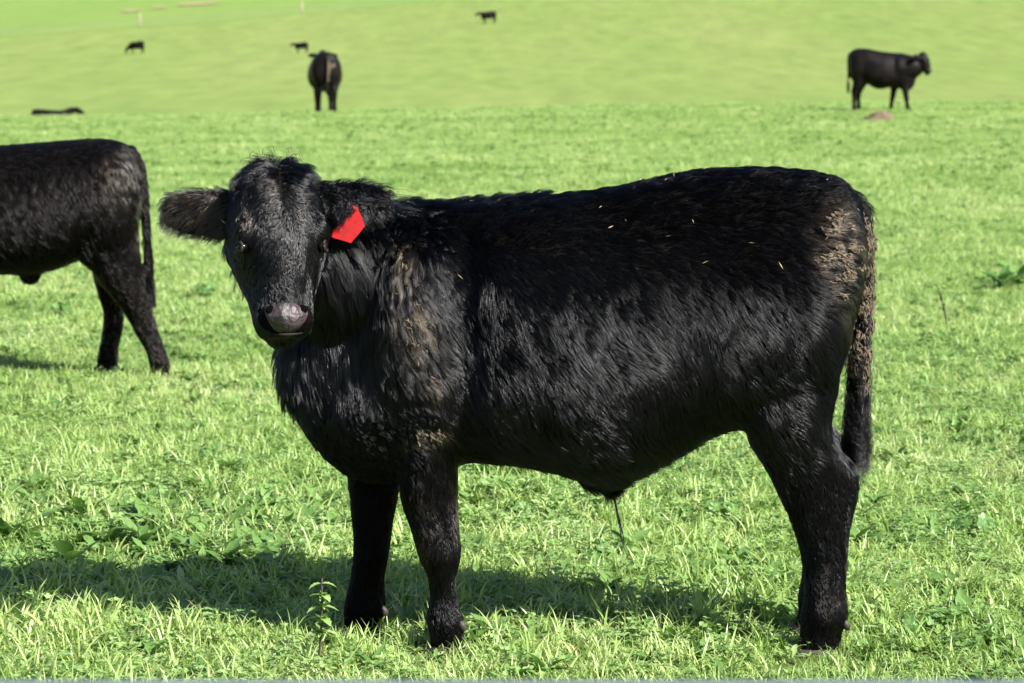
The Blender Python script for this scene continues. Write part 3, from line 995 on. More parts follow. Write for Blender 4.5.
tube(spline(np.array([(*at(-95, 205, y2), .2), (*at(-140, 190, y2), .17), (*at(-175, 185, y2), .14), (*H2(0, .12, -.06), .1)]), 4), acc, 16)
H2.build(acc)
for s in (-1, 1):
    H2.ear(acc, H2(s * .08, .05, -.04), H2(s * .25, .07, -.07), (0, 0, 1), .05, .02)
t2 = spline(np.array([(*at(126, 148, y2), .035), (*at(138, 165, y2), .03), (*at(144, 200, y2 - .02), .024), (*at(147, 240, y2 - .03), .02), (*at(149, 270, y2 - .03), .022), (*at(152, 300, y2 - .03), .008)]), 4)
tube(t2, acc, 10)
body2 = remeshed('body', acc, .011, 6, MAT_HIDE)
bw2 = body2.data.copy()
relocate(body2, root2)
hoof(root2, at, y2 - .10, 149, 171, 374, 382, .05)
hoof(root2, at, y2 + .12, 94, 118, 367, 375, .05)
hoof(root2, at, y2 - .12, -122, -100, 366, 374, .05)
hoof(root2, at, y2 + .12, -106, -84, 366, 374, .05)
for s in (-1, 1):
    a_ = ([], [])
    ellipsoid(H2(s * .098, .162, .04), H2.S * .017, H2.A * .015, H2.N * .017, a_)
    o = mesh_obj('eye', a_[0], a_[1], MAT_EYE); relocate(o, root2)
n2 = 42000
P2, N2 = sample_surface(bw2, n2, lambda c, n: np.where(n[:, 1] < .3, 1, .3) * np.where(c[:, 0] > -2.7, 1, .4))
px2, py2 = px_of(P2)
M2 = np.array(root2.matrix_basis.inverted())[:3, 3]
D2 = np.zeros_like(P2); D2[:, 0] = .4; D2[:, 2] = -.9
tp2 = N2[:, 2] > .6
D2[tp2] = (.9, 0, -.3)
L2 = np.where(py2 > 280, .016, .03)
b2 = np.clip(.5 + 1.2 * noise3(P2, 40, 31), 0, 1.1)
mud2 = np.maximum(blob(px2, py2, 122, 180, 24, 30, 0) * b2 * 1.0, blob(px2, py2, 137, 215, 6, 40) * b2 * .9)
mud2 = np.maximum(mud2, blob(px2, py2, 110, 200, 26, 22) * b2 * .25)
mud2 = np.maximum(mud2, .04 + .40 * np.clip((py2 - 265) / 60, 0, 1) * b2)
mud2[N2[:, 1] > .4] *= .2
grow('coat', P2 + M2, N2, D2, L2, np.full(n2, .3), mud2, body2, MAT_COAT, radius=.0008, K=4, clump=.5, clump_frac=.06, swirl=.4, seed=41, gloss=.28)
Minv = M2
def strands2(roots, tips, n, s0, s1, wave, r, m=0.):
    pts = np.empty((n, 8, 3)); k = RNG.integers(0, len(roots), n)
    a = np.array(roots)[k] + RNG.normal(0, s0, (n, 3)); b = np.array(tips)[k] + RNG.normal(0, s1, (n, 3))
    ph = RNG.uniform(0, 6, n)
    for i, t in enumerate(np.linspace(0, 1, 8)):
        p = a * (1 - t) + b * t; p[:, 0] += wave * np.sin(ph + 8 * t) * t; pts[:, i] = p
    return curves('tail_switch', pts + M2, np.full(n, m), body2, MAT_COAT, r)
strands2([q[:3] for q in t2[-9:]], [at(150, 306, y2 - .03)] * 9, 900, .008, .012, .01, .0008)

# ---- cattle farther off: built in metres, facing +x, hooves on z = 0 ------------
def L3(u, v, y): return np.array([u, y, v])

def far_beast(voxel, cols_m, legs, head, tail, extra=(), smooth_it=3):
    """cols_m: x, top z, bottom z, half width"""
    acc = ([], [])
    P = lambda a, b, y: np.array([a, y, b])
    torso(acc, cols_m, P, 0.0, n=20, inset=0)
    for y, rows in legs:
        leg(acc, rows, P, y, n=10, inset=0)
    O, yaw, pitch, fwd, neck, ears = head
    Hh = Head(O, yaw, pitch, fwd, 1.0)
    tube(spline(np.array(list(neck) + [(*Hh(0, .13, -.07), .12), (*Hh(0, .13, -.02), .09)]), 3), acc, 12)
    if voxel < .025:
        acc = smooth_union(acc, .02, 7)
    Hh.build(acc)
    for s in (-1, 1):
        Hh.ear(acc, Hh(s * .08, .06, -.04), Hh(s * .29, .07 + ears, -.06), -Hh.A, .06, .028)
    if tail:
        tube(spline(np.array(tail), 3), acc, 8)
    for c, r in extra:
        ellipsoid(c, (r[0], 0, 0), (0, r[1], 0), (0, 0, r[2]), acc)
    return acc, Hh

COLS = [(0.0, .98, .80, .08), (.015, 1.07, .68, .15), (.05, 1.11, .56, .21), (.10, 1.135, .52, .245), (.19, 1.15, .52, .265), (.29, 1.15, .515, .27), (.37, 1.145, .50, .28),
        (.46, 1.13, .45, .29), (.56, 1.11, .41, .30), (.66, 1.095, .40, .30), (.75, 1.085, .415, .295), (.84, 1.075, .43, .28), (.94, 1.07, .435, .26), (1.03, 1.065, .42, .245),
        (1.13, 1.06, .38, .23), (1.21, 1.03, .37, .21), (1.28, .98, .39, .18), (1.35, .90, .45, .13), (1.39, .80, .55, .07)]
def hind(x, sh=0.0, back=0.0):
    # z, left, right, half depth ; sh moves the foot forward
    rows = [(.72, .03, .32, .12), (.60, .06, .30, .115), (.52, .06, .27, .10), (.46, .05, .24, .085), (.40, .03, .20, .065), (.33, .035, .16, .055), (.25, .045, .14, .048), (.15, .05, .135, .046), (.08, .05, .145, .05), (.0, .045, .16, .05)]
    return [(z, l + x + sh * (1 - z / .72), r + x + sh * (1 - z / .72), d) for z, l, r, d in rows]
def front(x, sh=0.0):
    rows = [(.62, -.08, .09, .09), (.50, -.075, .085, .085), (.40, -.065, .07, .07), (.30, -.055, .06, .058), (.24, -.05, .055, .055), (.16, -.04, .042, .046), (.08, -.045, .05, .05), (.0, -.045, .06, .05)]
    return [(z, l + x + sh * (1 - z / .62), r + x + sh * (1 - z / .62), d) for z, l, r, d in rows]
TAIL = [(.05, 0, 1.08, .03), (-.01, 0, 1.02, .028), (-.03, 0, .85, .022), (-.025, 0, .6, .018), (-.02, 0, .5, .03), (-.02, 0, .38, .03), (-.02, 0, .32, .012)]
EXTRA = [((.18, s * .14, .75), (.16, .11, .26)) for s in (-1, 1)] + [((1.06, s * .14, .78), (.14, .10, .24)) for s in (-1, 1)]

def place_beast(name, acc, Hh, voxel, loc, rz, scale, label, cat='steer', group='black cattle on the pasture', smooth_it=3, eyes=True, mat=None):
    r = empty(name, loc, label, cat, group)
    r.rotation_euler = (0, 0, rz)
    r.scale = (scale,) * 3
    b = remeshed('body', acc, voxel, smooth_it, mat or MAT_FARHIDE, r)
    if eyes:
        for s in (-1, 1):
            a_ = ([], [])
            ellipsoid(Hh(s * .1, .162, .04), Hh.S * .02, Hh.A * .018, Hh.N * .02, a_, 8, 5)
            mesh_obj('eye', a_[0], a_[1], MAT_EYE, r)
        a_ = ([], [])
        ellipsoid(Hh(0, .368, .055), Hh.S * .045, Hh.A * .03, Hh.N * .025, a_, 10, 6)
        mesh_obj('nose', a_[0], a_[1], MAT_NOSE, r)
    return r

def stand_at(px_, py_):
    p = hit(px_, py_)
    return p

def mud_patch_on(root_, pts, label=None, size=.06):
    V, F = [], []
    for (x, y, z), (rx, ry, rz_) in pts:
        a_ = ([], [])
        ellipsoid((x, y, z), (rx, 0, 0), (0, ry, 0), (0, 0, rz_), a_, 10, 6)
        b_ = len(V)
        q = np.array(a_[0]) + RNG.normal(0, .006, (len(a_[0]), 3))
        V.extend(q); F.extend([tuple(i + b_ for i in f) for f in a_[1]])
    mesh_obj('mud_cake', V, F, MAT_MUD, root_)

# right: standing side-on, facing right, face turned a little to the camera
acc, Hh = far_beast(.018, [(x * .86, t, b, w) for x, t, b, w in COLS], [(-.13, hind(0, -.0)), (.13, hind(.05, .03)), (-.12, front(.97, .10)), (.13, front(.84, -.10))],
                    (np.array((1.31, -.08, 1.07)), math.radians(-24), math.radians(18), (1, 0, 0),
                     [(.86, 0, .78, .28), (1.02, 0, .79, .26), (1.16, -.03, .83, .22), (1.25, -.05, .88, .17)], .0), TAIL, EXTRA[:2])
p = stand_at(849, 111.5)
print('steer', p)
sc = p[1] / FPX * 64 / 1.17
place_beast('black_steer', acc, Hh, .018, p, math.radians(-8), sc, 'black steer standing side-on facing right beside a small earth mound')
# middle: seen from behind
acc, Hh = far_beast(.018, [(x, t, b, w * 1.1) for x, t, b, w in COLS], [(-.15, hind(0, 0)), (.14, hind(.06, .0)), (-.13, front(1.05, .02)), (.13, front(1.05, .0))],
                    (np.array((1.55, -.02, 1.16)), math.radians(0), math.radians(40), (1, 0, 0),
                     [(1.05, 0, .83, .22), (1.22, 0, .90, .19), (1.40, 0, 1.0, .15)], .0), TAIL, EXTRA)
p = stand_at(327, 113)
print('rear', p)
sc = p[1] / FPX * 62 / 1.17
r = place_beast('black_steer', acc, Hh, .018, p, math.radians(97), sc, 'black steer seen from behind with its hindquarters to the camera')
mud_patch_on(r, [((-.012, -.035, .86), (.03, .03, .14)), ((-.035, -.02, .7), (.018, .02, .13)), ((.03, -.10, .88), (.03, .06, .09))])
# three far off on the slope
base = [(-.13, hind(0, -.05)), (.13, hind(.04, .08)), (-.12, front(1.05, .05)), (.13, front(1.05, -.08))]
graze = far_beast(.03, COLS, base, (np.array((1.62, 0, .50)), 0, math.radians(12), (1, 0, 0),
                  [(1.05, 0, .83, .2), (1.25, 0, .74, .17), (1.45, 0, .6, .14)], 0), TAIL, EXTRA)
level = far_beast(.03, COLS, base, (np.array((1.62, 0, 1.02)), 0, math.radians(45), (1, 0, 0),
                  [(1.05, 0, .83, .2), (1.25, 0, .86, .17), (1.42, 0, .92, .14)], 0), TAIL, EXTRA)
for (u, v, hgt, spec, rz, lab) in ((144, 54, 13, graze, 168, 'tiny black cow grazing far off, left of the others on the slope'),
                                   (308, 53, 11, level, 176, 'tiny black cow far off just above the steer seen from behind'),
                                   (496, 23.5, 12.5, level, 184, 'tiny black cow highest up the slope near the top of the photo')):
    p = stand_at(u, v)
    place_beast('distant_cow', spec[0], spec[1], .03, p, math.radians(rz), p[1] / FPX * hgt / 1.15, lab, 'cow', smooth_it=2, eyes=False)
# one lying down behind the rise
acc = ([], [])
P_l = lambda a, b, y: np.array([a, y, b])
torso(acc, [(x, t * .62 - .10, max(.0, b * .3 - .14), w * 1.15) for x, t, b, w in COLS], P_l, 0, n=20, inset=0)
for s in (-1, 1):
    ellipsoid((.25, s * .26, .18), (.26, 0, 0), (0, .12, 0), (0, 0, .17), acc)
    ellipsoid((1.1, s * .2, .12), (.2, 0, 0), (0, .09, 0), (0, 0, .11), acc)
    ellipsoid((.62, s * .36, .06), (.24, 0, 0), (0, .05, 0), (0, 0, .055), acc)
Hl = Head(np.array((1.62, 0, .66)), 0, math.radians(55), (1, 0, 0))
tube(spline(np.array([(1.05, 0, .35, .2), (1.3, 0, .45, .16), (1.48, 0, .55, .13), (*Hl(0, .12, -.04), .1)]), 3), acc, 12)
Hl.build(acc)
for s in (-1, 1):
    Hl.ear(acc, Hl(s * .08, .05, -.04), Hl(s * .25, .06, -.06), (0, 0, 1), .05, .026)
tube([(.03, 0, .5, .03), (-.05, .02, .3, .022), (-.06, .05, .08, .02), (.05, .2, .03, .03)], acc, 8)
yl = 85.0
xl = (33 - 512) / FPX * yl
print('lying', px_of(np.array([[xl, yl, float(terr(xl,yl))+.6*.78]])))
place_beast('lying_cow', acc, Hl, .025, (xl, yl, float(terr(xl, yl))), math.radians(6), .78, 'black cow lying down half hidden behind the rise at far left', 'cow', eyes=False)

# ------------------------------------------------------------------ earth mound by the steer
p = hit(880, 121)
V, F = [], []
nr_, na = 8, 22
for i in range(nr_ + 1):
    t = i / nr_
    for j in range(na):
        a = 2 * math.pi * j / na
        q = np.array([[math.cos(a) * t * 3 + 7, math.sin(a) * t * 3, i * .3]])
        nzv = float(noise3(q, 1.3, 3)[0])
        x = math.cos(a) * .30 * t * (1 + .2 * nzv); y = math.sin(a) * .25 * t * (1 + .2 * nzv)
        z = .20 * (1 - t ** .9) + .10 * nzv * (1 - t) + (-.02 if i == nr_ else 0)
        V.append((x + .06 * (1 - t), y, z))
for i in range(nr_):
    for j in range(na):
        F.append((i * na + j, i * na + (j + 1) % na, (i + 1) * na + (j + 1) % na, (i + 1) * na + j))
mound = mesh_obj('earth_mound', V, F, simple_mat('mound_earth', (.15, .105, .08), .95, .05, noise=14, bump=1, col2=(.075, .06, .035)))
mound.location = (p[0], p[1], p[2] + .03)
tag(mound, 'small pinkish brown earth mound in front of the standing steer', 'mound')

# ------------------------------------------------------------------ far fence on the hill
MAT_POST = simple_mat('weathered_post', (.36, .30, .22), .9, .1, noise=3, col2=(.26, .21, .15))
MAT_WIRE = simple_mat('wire', (.16, .15, .12), .5, .4)
fr = empty('wire_fence', (_fa[0], _fa[1], _fa[2]), 'far wire fence with pale posts running up across the hillside', 'fence')
bpy.context.view_layer.update()
step = (_fb - _fa)[:2]
post_tops = []
for k in range(-2, 5):
    x, y = _fa[0] + step[0] * k, _fa[1] + step[1] * k
    z = float(terr(x, y))
    a_ = ([], [])
    h_ = 1.45 if k in (0, 1) else 1.1
    tube([(x, y, z - .3, .085), (x, y, z + h_ * .6, .08), (x, y, z + h_, .075)], a_, 8)
    o = mesh_obj('post', a_[0], a_[1], MAT_POST); relocate(o, fr)
    post_tops.append((x, y, z))
for h_ in (.3, .6, .9):
    a_ = ([], [])
    pth = []
    for k in range(len(post_tops) - 1):
        a, b = np.array(post_tops[k]), np.array(post_tops[k + 1])
        for t in np.linspace(0, 1, 9)[:-1]:
            q = a * (1 - t) + b * t
            pth.append((q[0], q[1], float(terr(q[0], q[1])) + h_, .02))
    tube(pth, a_, 5)
    o = mesh_obj('wire', a_[0], a_[1], MAT_WIRE); relocate(o, fr)

# ------------------------------------------------------------------ rail in the foreground
MAT_RAIL = simple_mat('galvanised', (.10, .125, .13), .55, .3, noise=12, col2=(.075, .095, .10))
yr = 2.5
zr = at(512, 680, yr)[2]
rr = empty('pipe_rail_fence', (0, yr, 0), 'blurred blue-grey metal rail running along the bottom edge of the photo', 'fence')
bpy.context.view_layer.update()
for dz in (0.0, -.42):
    a_ = ([], [])
    tube([(x, yr, zr - .024 + dz + (.0 if abs(x) > .3 else .0), .024) for x in (-2.4, -1.2, -.4, 0, .4, 1.2, 2.4)], a_, 16)
    o = mesh_obj('rail', a_[0], a_[1], MAT_RAIL); relocate(o, rr)
for x in (-1.6, 1.6):
    a_ = ([], [])
    tube([(x, yr + .055, -.2, .03), (x, yr + .055, .5, .03), (x, yr + .055, zr + .05, .03)], a_, 14)
    o = mesh_obj('post', a_[0], a_[1], MAT_RAIL); relocate(o, rr)

# ------------------------------------------------------------------ plants
def leaf(acc, base, d, L, w, curl=.3, up=(0, 0, 1), seg=5, lobed=False):
    V, F, T = acc
    d = np.asarray(d, float); d = d / np.linalg.norm(d)
    side = np.cross(d, np.asarray(up, float)); side /= np.linalg.norm(side) + 1e-9
    nrm = np.cross(side, d)
    b = len(V); tv = random.random()
    for i in range(seg + 1):
        t = i / seg
        ww = w * math.sin(math.pi * min(1, t * .92 + .06)) ** .7
        if lobed and i % 2: ww *= .72
        c = np.asarray(base) + d * L * t - nrm * (curl * L * t * t)
        V.append(c - side * ww + nrm * ww * .35); V.append(c - nrm * 0); V.append(c + side * ww + nrm * ww * .35)
        T.extend([tv] * 3)
    for i in range(seg):
        for k in (0, 1):
            F.append((b + i * 3 + k, b + i * 3 + k + 1, b + i * 3 + k + 4, b + i * 3 + k + 3))

def round_leaf(acc, c, nrm, r, lobes=6, cup=.25):
    """mallow or clover leaflet: lobed, pleated along its veins and slightly cupped"""
    V, F, T = acc
    nrm = np.asarray(nrm, float); nrm /= np.linalg.norm(nrm)
    u = np.cross(nrm, (0.3, 1, 0.1)); u /= np.linalg.norm(u); v = np.cross(nrm, u)
    ph = random.uniform(0, 6.28); cu, su = math.cos(ph), math.sin(ph)
    u, v = u * cu + v * su, v * cu - u * su
    c = np.asarray(c, float)
    b = len(V); tv = random.random(); m = 4 if lobes > 3 else 3; n = lobes * m
    pl = .16 if lobes > 3 else .05
    V.append(c - nrm * r * cup * .7); T.append(tv)
    warp = random.uniform(-.25, .25)
    for q, rq in ((0, .55), (1, 1.0)):
        for j in range(n):
            a = .45 + (2 * math.pi - .5) * j / (n - 1) if lobes > 3 else 2 * math.pi * j / n
            k = abs((j % m) / m - .5) * 2
            rr_ = r * rq * (1 - (.22 * k ** 2 if q else 0)) * random.uniform(.93, 1.05)
            h = cup * r * rq * .5 - pl * r * rq * k + warp * r * rq * rq * math.cos(2 * a)
            V.append(c + u * rr_ * math.cos(a) + v * rr_ * math.sin(a) + nrm * h)
            T.append(min(1, max(0, tv + random.uniform(-.12, .12))))
    for j in range(n - (1 if lobes > 3 else 0)):
        j2 = (j + 1) % n
        F.append((b, b + 1 + j, b + 1 + j2))
        F.append((b + 1 + j, b + 1 + n + j, b + 1 + n + j2, b + 1 + j2))

def stem(acc2, a, b, r, bend=.0):
    a, b = np.asarray(a, float), np.asarray(b, float)
    m = (a + b) / 2 + np.array([bend, 0, 0])
    tube(spline(np.array([(*a, r), (*m, r * .85), (*b, r * .6)]), 3), acc2, 6)

def plant_root(name, px_, py_, label, cat='weed', group=None):
    p = hit(px_, py_)
    return empty(name, p, label, cat, group)

def mallow(px_, py_, n, r, h, label, mat=None, spread=.07):
    n = int(n * 1.7); r = r * .85
    r_ = plant_root('mallow_plant', px_, py_, label)
    for i in range(n):
        a = 2 * math.pi * i / n + random.uniform(-.5, .5)
        d = spread * random.uniform(.4, 1.1)
        tip = np.array([math.cos(a) * d, math.sin(a) * d, h * random.uniform(.7, 1.1)])
        s_ = ([], [])
        stem(s_, (0, 0, 0), tip, .0018)
        o = mesh_obj('stem', s_[0], s_[1], MAT_PALE, r_)
        L = ([], [], [])
        nm = np.array([math.cos(a) * .6 + random.uniform(-.5, .5), math.sin(a) * .6 - .35 + random.uniform(-.4, .4), 1.0])
        round_leaf(L, tip, nm, r * random.uniform(.7, 1.15), 6)
        mesh_obj('leaf', L[0], L[1], mat or MAT_WEED, r_, attrs={'tint': L[2]})
    return r_

def leafy(px_, py_, n, L_len, w, h, label, mat=None, lobed=False, upright=.8):
    r_ = plant_root('broadleaf_weed', px_, py_, label)
    for i in range(n):
        a = 2 * math.pi * i / n + random.uniform(-.4, .4)
        z0 = h * random.uniform(.1, .6)
        L = ([], [], [])
        leaf(L, (0.004 * math.cos(a), .004 * math.sin(a), z0), (math.cos(a), math.sin(a), upright * random.uniform(.6, 1.5)), L_len * random.uniform(.7, 1.2), w * random.uniform(.8, 1.2), random.uniform(.1, .5), lobed=lobed)
        mesh_obj('leaf', L[0], L[1], mat or MAT_WEED, r_, attrs={'tint': L[2]})
    s_ = ([], [])
    stem(s_, (0, 0, -.01), (random.uniform(-.01, .01), 0, h), .003)
    mesh_obj('stem', s_[0], s_[1], MAT_WEED, r_)
    return r_

# nettle with a dark stem in front of the far foreleg
r_ = plant_root('nettle', 317, 676, 'tall nettle with dark stem and pale flower whorls left of the front legs')
top = at(322, 578, r_.location.y) - np.array(r_.location)
s_ = ([], [])
stem(s_, (0, 0, -.01), top, .0032, .004)
mesh_obj('stem', s_[0], s_[1], MAT_STEM, r_)
for k, t in enumerate((.44, .58, .70, .82, .94)):
    c = top * t + np.array([.004 * math.sin(math.pi * t), 0, 0])
    for q in range(2):
        a = k * math.pi / 2 + q * math.pi + .5
        L = ([], [], [])
        leaf(L, c, (math.cos(a), math.sin(a) * .6 - .2, .15), .048 * (1.1 - .45 * t), .013 * (1.2 - .4 * t), .45, lobed=True, seg=8)
        mesh_obj('leaf', L[0], L[1], MAT_PALE, r_, attrs={'tint': L[2]})
    if k < 4:
        L = ([], [], [])
        for q in range(34):
            a = random.uniform(0, 6.28); e = random.uniform(-.6, .9)
            dd = np.array([math.cos(a) * math.cos(e), math.sin(a) * math.cos(e), math.sin(e)])
            leaf(L, c + dd * .003, dd, random.uniform(.012, .022), .004, .2, seg=3, up=(.2, .3, 1))
        mesh_obj('flower_whorl', L[0], L[1], MAT_PALE, r_, attrs={'tint': L[2]})
# dead stem to the right of the tail
r_ = plant_root('dead_stalk', 948, 334, 'dark dry leaning stalk standing in the grass right of the tail', 'stalk')
s_ = ([], [])
stem(s_, (0, 0, -.01), (-.055, 0, .24), .006, .01)
mesh_obj('stem', s_[0], s_[1], MAT_STEM, r_)
for t in (.5, .7, .85, 1.0):
    L = ([], [], [])
    leaf(L, (-.055 * t, 0, .24 * t), (random.uniform(-1, .6), -.3, .9), .05, .006, .2)
    mesh_obj('leaf', L[0], L[1], MAT_STEM, r_, attrs={'tint': L[2]})

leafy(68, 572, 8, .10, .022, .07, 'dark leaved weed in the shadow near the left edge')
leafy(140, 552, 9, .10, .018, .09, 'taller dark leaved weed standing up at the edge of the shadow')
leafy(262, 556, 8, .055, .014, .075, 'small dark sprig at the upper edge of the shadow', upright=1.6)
leafy(100, 618, 6, .06, .018, .05, 'pale leafy weed just below the shadow at left', MAT_PALE)
mallow(40, 590, 6, .020, .075, 'pale round leaved weed at the far left of the shadow', MAT_PALE)
mallow(180, 606, 5, .016, .06, 'clover-like weed below the middle of the shadow', MAT_PALE)
mallow(718, 522, 7, .028, .06, 'grey green mallow with fan leaves left of the hind leg')
mallow(972, 540, 8, .030, .06, 'mallow with broad leaves low in the grass at right')
mallow(918, 640, 6, .024, .05, 'small mallow plant right of the hind hoof')
mallow(440, 648, 5, .018, .045, 'clump of round clover leaves at the near front hoof', MAT_CLOVER)
mallow(600, 565, 6, .020, .05, 'round leaved weed under the belly')
leafy(700, 632, 7, .09, .007, .07, 'tall pale grass tuft left of the hind hoof', MAT_PALE, upright=1.5)
leafy(945, 600, 8, .085, .016, .06, 'broad leaved weed in the right foreground', MAT_WEED, True)
leafy(792, 664, 6, .045, .009, .035, 'lobed weed leaning against the hind hoof', MAT_PALE, True)
leafy(1000, 292, 10, .16, .035, .12, 'dark weed patch at the right edge of the field')
leafy(1018, 288, 10, .16, .035, .12, 'second dark weed cut by the right edge')
leafy(350, 140, 9, .15, .02, .16, 'dull green thistle standing far off right of the rear-view steer')
mallow(60, 320, 7, .035, .08, 'low mallow between the left calf hind hooves and the edge')
mallow(205, 300, 8, .035, .08, 'mallow in the grass left of the face')
mallow(520, 520, 7, .022, .05, 'low mallow behind the near front leg')

# ------------------------------------------------------------------ grass
src_col = bpy.data.collections.new('grass_sources')
def src_mesh(name, acc, mat):
    V, F, T = acc
    me = bpy.data.meshes.new(name)
    me.from_pydata([tuple(v) for v in V], [], F)
    a_ = me.attributes.new('tint', 'FLOAT', 'POINT')
    a_.data.foreach_set('value', np.asarray(T, np.float32))
    me.polygons.foreach_set('use_smooth', [True] * len(me.polygons))
    me.materials.append(mat)
    o = bpy.data.objects.new(name, me)
    src_col.objects.link(o)

def blade(acc, x, y, az, L, w, lean, bend, tint):
    V, F, T = acc
    d = np.array([math.cos(az), math.sin(az), 0]); sd = np.array([-math.sin(az), math.cos(az), 0])
    tw = random.uniform(-.9, .9)
    sd = sd * math.cos(tw) + d * math.sin(tw)
    b = len(V)
    seg = 4
    ang = lean; p = np.array([x, y, -.005])
    for i in range(seg + 1):
        t = i / seg
        ww = w * (1 - t ** 2.2) * .5 * (.75 + .5 * min(1, t * 3))
        if i == seg:
            V.append(p.copy()); T.append(tint)
        else:
            V.append(p - sd * ww); V.append(p + sd * ww); T.extend([tint, tint])
        p = p + (d * math.sin(ang) + np.array([0, 0, math.cos(ang)])) * L / seg
        ang += bend / seg
    for i in range(seg - 1):
        F.append((b + 2 * i, b + 2 * i + 1, b + 2 * i + 3, b + 2 * i + 2))
    F.append((b + 2 * seg - 2, b + 2 * seg - 1, b + 2 * seg))

kinds = []
def tuft(nm, n, rad, Lr, wr, leanr, bendr, mat=MAT_BLADE):
    acc = ([], [], [])
    for i in range(n):
        r = rad * math.sqrt(random.random()); a = random.uniform(0, 6.283)
        az = random.uniform(0, 6.283)
        blade(acc, r * math.cos(a), r * math.sin(a), az, random.uniform(*Lr), random.uniform(*wr), random.uniform(*leanr), random.uniform(*bendr), random.random())
    src_mesh(nm, acc, mat)
for i in range(5):
    tuft('a_tuft_%d' % i, 24, .055, (.045, .115), (.0035, .0085), (.1, 1.0), (.3, 2.2))
for i in range(3):
    tuft('b_short_%d' % i, 26, .06, (.025, .07), (.003, .0075), (.3, 1.3), (.2, 1.6))
for i in range(3):
    acc = ([], [], [])
    for k in range(9):
        r = .05 * math.sqrt(random.random()); a = random.uniform(0, 6.283)
        h = random.uniform(.02, .06)
        c = np.array([r * math.cos(a), r * math.sin(a), h])
        for q in range(3):
            b = q * 2.094 + random.random()
            rl = random.uniform(.006, .010)
            round_leaf(acc, c + np.array([math.cos(b), math.sin(b), .15]) * rl * .95, (random.uniform(-.4, .4), random.uniform(-.5, .2), 1), rl, 2, .2)
        blade(acc, c[0], c[1], a, h, .0018, .05, .1, .4)
    src_mesh('c_clover_%d' % i, acc, MAT_CLOVER)
for i in range(2):
    acc = ([], [], [])
    for k in range(7):
        a = random.uniform(0, 6.283)
        leaf(acc, (0, 0, .01), (math.cos(a), math.sin(a), random.uniform(.3, 1.3)), random.uniform(.04, .075), random.uniform(.007, .013), random.uniform(.2, .7), seg=4)
    src_mesh('d_broad_%d' % i, acc, MAT_CLOVER)
acc = ([], [], [])
for k in range(5):
    blade(acc, random.uniform(-.05, .05), random.uniform(-.05, .05), random.uniform(0, 6.28), random.uniform(.05, .11), .003, random.uniform(.6, 1.4), .3, 1)
src_mesh('e_straw_0', acc, MAT_STRAW)
tuft('f_tall_0', 12, .04, (.09, .16), (.004, .007), (.02, .45), (.3, 1.5))
for i in range(2):
    acc = ([], [], [])
    for k in range(8):
        a = random.uniform(0, 6.283)
        leaf(acc, (0, 0, .015), (math.cos(a), math.sin(a), random.uniform(.35, 1.6)), random.uniform(.06, .11), random.uniform(.012, .022), random.uniform(.2, .8), seg=6, lobed=True)
    src_mesh('g_weed_%d' % i, acc, MAT_WEED)
# order by name: a0-4, b0-2, c0-2, d0-1, e0, f0
pts, rot, scl, idx = [], [], [], []
def band(y0, y1, dens, s0, s1, probs, margin):
    hw = lambda y: y * .1766 + margin
    area = (y1 - y0) * (hw(y0) + hw(y1))
    n = int(area * dens)
    yy = RNG.uniform(y0, y1, n * 2); keep = RNG.random(n * 2) < hw(yy) / hw(y1)
    yy = yy[keep]
    xx = RNG.uniform(-1, 1, len(yy)) * hw(yy)
    zz = terr(xx, yy)
    q = np.stack([xx, yy, np.zeros_like(xx)], 1)
    vig = 1 + .30 * noise3(q, 1.7, 51) + .2 * noise3(q, .5, 52) + .28 * noise3(q, 6.0, 54)
    cl = noise3(q, 2.3, 53)
    k = RNG.choice(len(probs), len(yy), p=np.array(probs) / sum(probs))
    sw = (cl > .3) & (RNG.random(len(yy)) < .3)
    k[sw] = RNG.choice([8, 9, 10, 11, 12], sw.sum())
    c2 = noise3(q, 1.1, 57)
    sw = (c2 > .35) & (RNG.random(len(yy)) < (.14 if y1 < 17 else .05))
    k[sw] = RNG.choice([15, 16, 12], sw.sum())
    pts.append(np.stack([xx, yy, zz], 1))
    rot.append(np.stack([RNG.normal(0, .1, len(yy)), RNG.normal(0, .1, len(yy)), RNG.uniform(0, 6.283, len(yy))], 1))
    scl.append(RNG.uniform(s0, s1, len(yy)) * np.clip(vig, .5, 1.6))
    idx.append(k)
pr = [3.4, 3.4, 3.4, 3.4, 3.4, 5.5, 5.5, 5.5, 2.0, 2.0, 2.0, 3.2, 3.2, .8, 2.4, .5, .5]
band(4.0, 9.6, 620, .5, .92, pr, 1.0)
band(9.6, 16, 520, .48, .76, pr, 1.3)
band(16, 28, 380, .5, .8, pr, 3.0)
band(28, 45, 200, .5, .85, pr, 5.0)
band(45, 74, 120, .5, .85, pr, 9.0)
pts = np.concatenate(pts); rot = np.concatenate(rot); scl = np.concatenate(scl); idx = np.concatenate(idx)
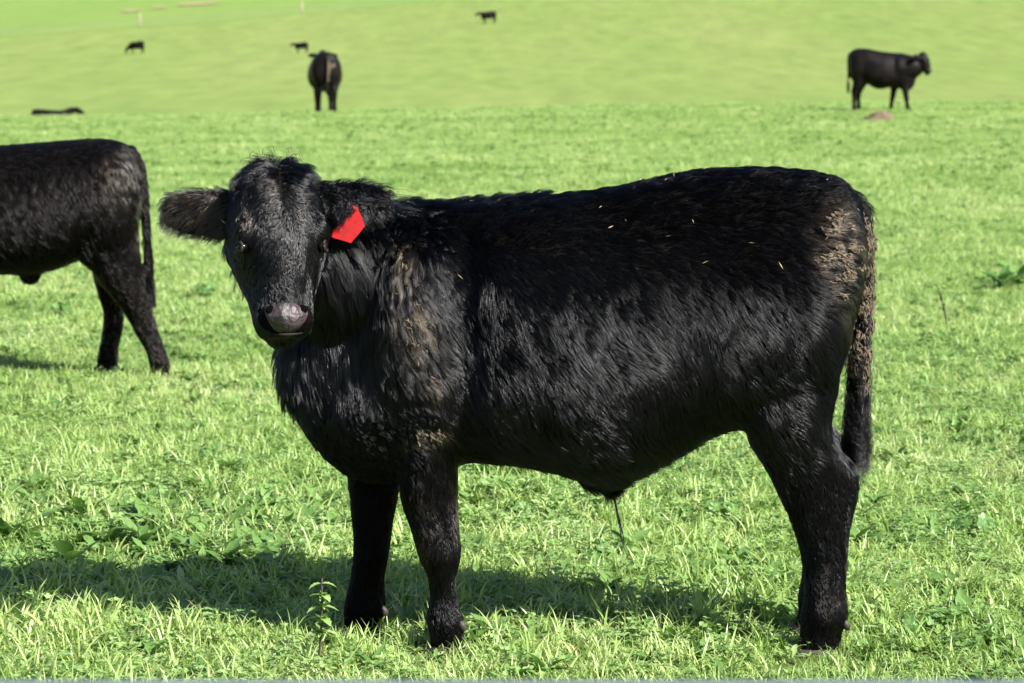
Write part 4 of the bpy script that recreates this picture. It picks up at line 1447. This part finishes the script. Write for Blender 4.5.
# trodden down round the hooves
for hx, hy in ((448, 660), (363, 641), (818, 661), (815, 640)):
    c = hit(hx, hy)
    d = np.hypot(pts[:, 0] - c[0], pts[:, 1] - (c[1] - .03))
    scl = np.where(d < .17, scl * np.clip(.5 + d * 3.0, .55, 1), scl)
gm = bpy.data.meshes.new('meadow_grass')
gm.vertices.add(len(pts))
gm.vertices.foreach_set('co', pts.astype(np.float32).ravel())
a_ = gm.attributes.new('rot', 'FLOAT_VECTOR', 'POINT'); a_.data.foreach_set('vector', rot.astype(np.float32).ravel())
a_ = gm.attributes.new('scl', 'FLOAT', 'POINT'); a_.data.foreach_set('value', scl.astype(np.float32))
a_ = gm.attributes.new('idx', 'INT', 'POINT'); a_.data.foreach_set('value', idx.astype(np.int32))
go = bpy.data.objects.new('meadow_grass', gm)
COL.objects.link(go)
tag(go, 'short bright green grass and clover covering the near field', 'grass', kind='stuff')
ng = bpy.data.node_groups.new('scatter_grass', 'GeometryNodeTree')
ng.interface.new_socket('Geometry', in_out='INPUT', socket_type='NodeSocketGeometry')
ng.interface.new_socket('Geometry', in_out='OUTPUT', socket_type='NodeSocketGeometry')
gi = ng.nodes.new('NodeGroupInput'); gout = ng.nodes.new('NodeGroupOutput')
iop = ng.nodes.new('GeometryNodeInstanceOnPoints')
ci = ng.nodes.new('GeometryNodeCollectionInfo')
ci.inputs['Collection'].default_value = src_col
ci.inputs['Separate Children'].default_value = True
ci.inputs['Reset Children'].default_value = True
def named(nm, typ):
    n = ng.nodes.new('GeometryNodeInputNamedAttribute'); n.data_type = typ; n.inputs['Name'].default_value = nm
    return n.outputs['Attribute']
e2r = ng.nodes.new('FunctionNodeEulerToRotation')
ng.links.new(gi.outputs[0], iop.inputs['Points'])
ng.links.new(ci.outputs[0], iop.inputs['Instance'])
iop.inputs['Pick Instance'].default_value = True
ng.links.new(named('idx', 'INT'), iop.inputs['Instance Index'])
ng.links.new(named('rot', 'FLOAT_VECTOR'), e2r.inputs[0])
ng.links.new(e2r.outputs[0], iop.inputs['Rotation'])
ng.links.new(named('scl', 'FLOAT'), iop.inputs['Scale'])
ng.links.new(iop.outputs[0], gout.inputs[0])
md = go.modifiers.new('scatter', 'NODES'); md.node_group = ng
print('grass tufts', len(pts))
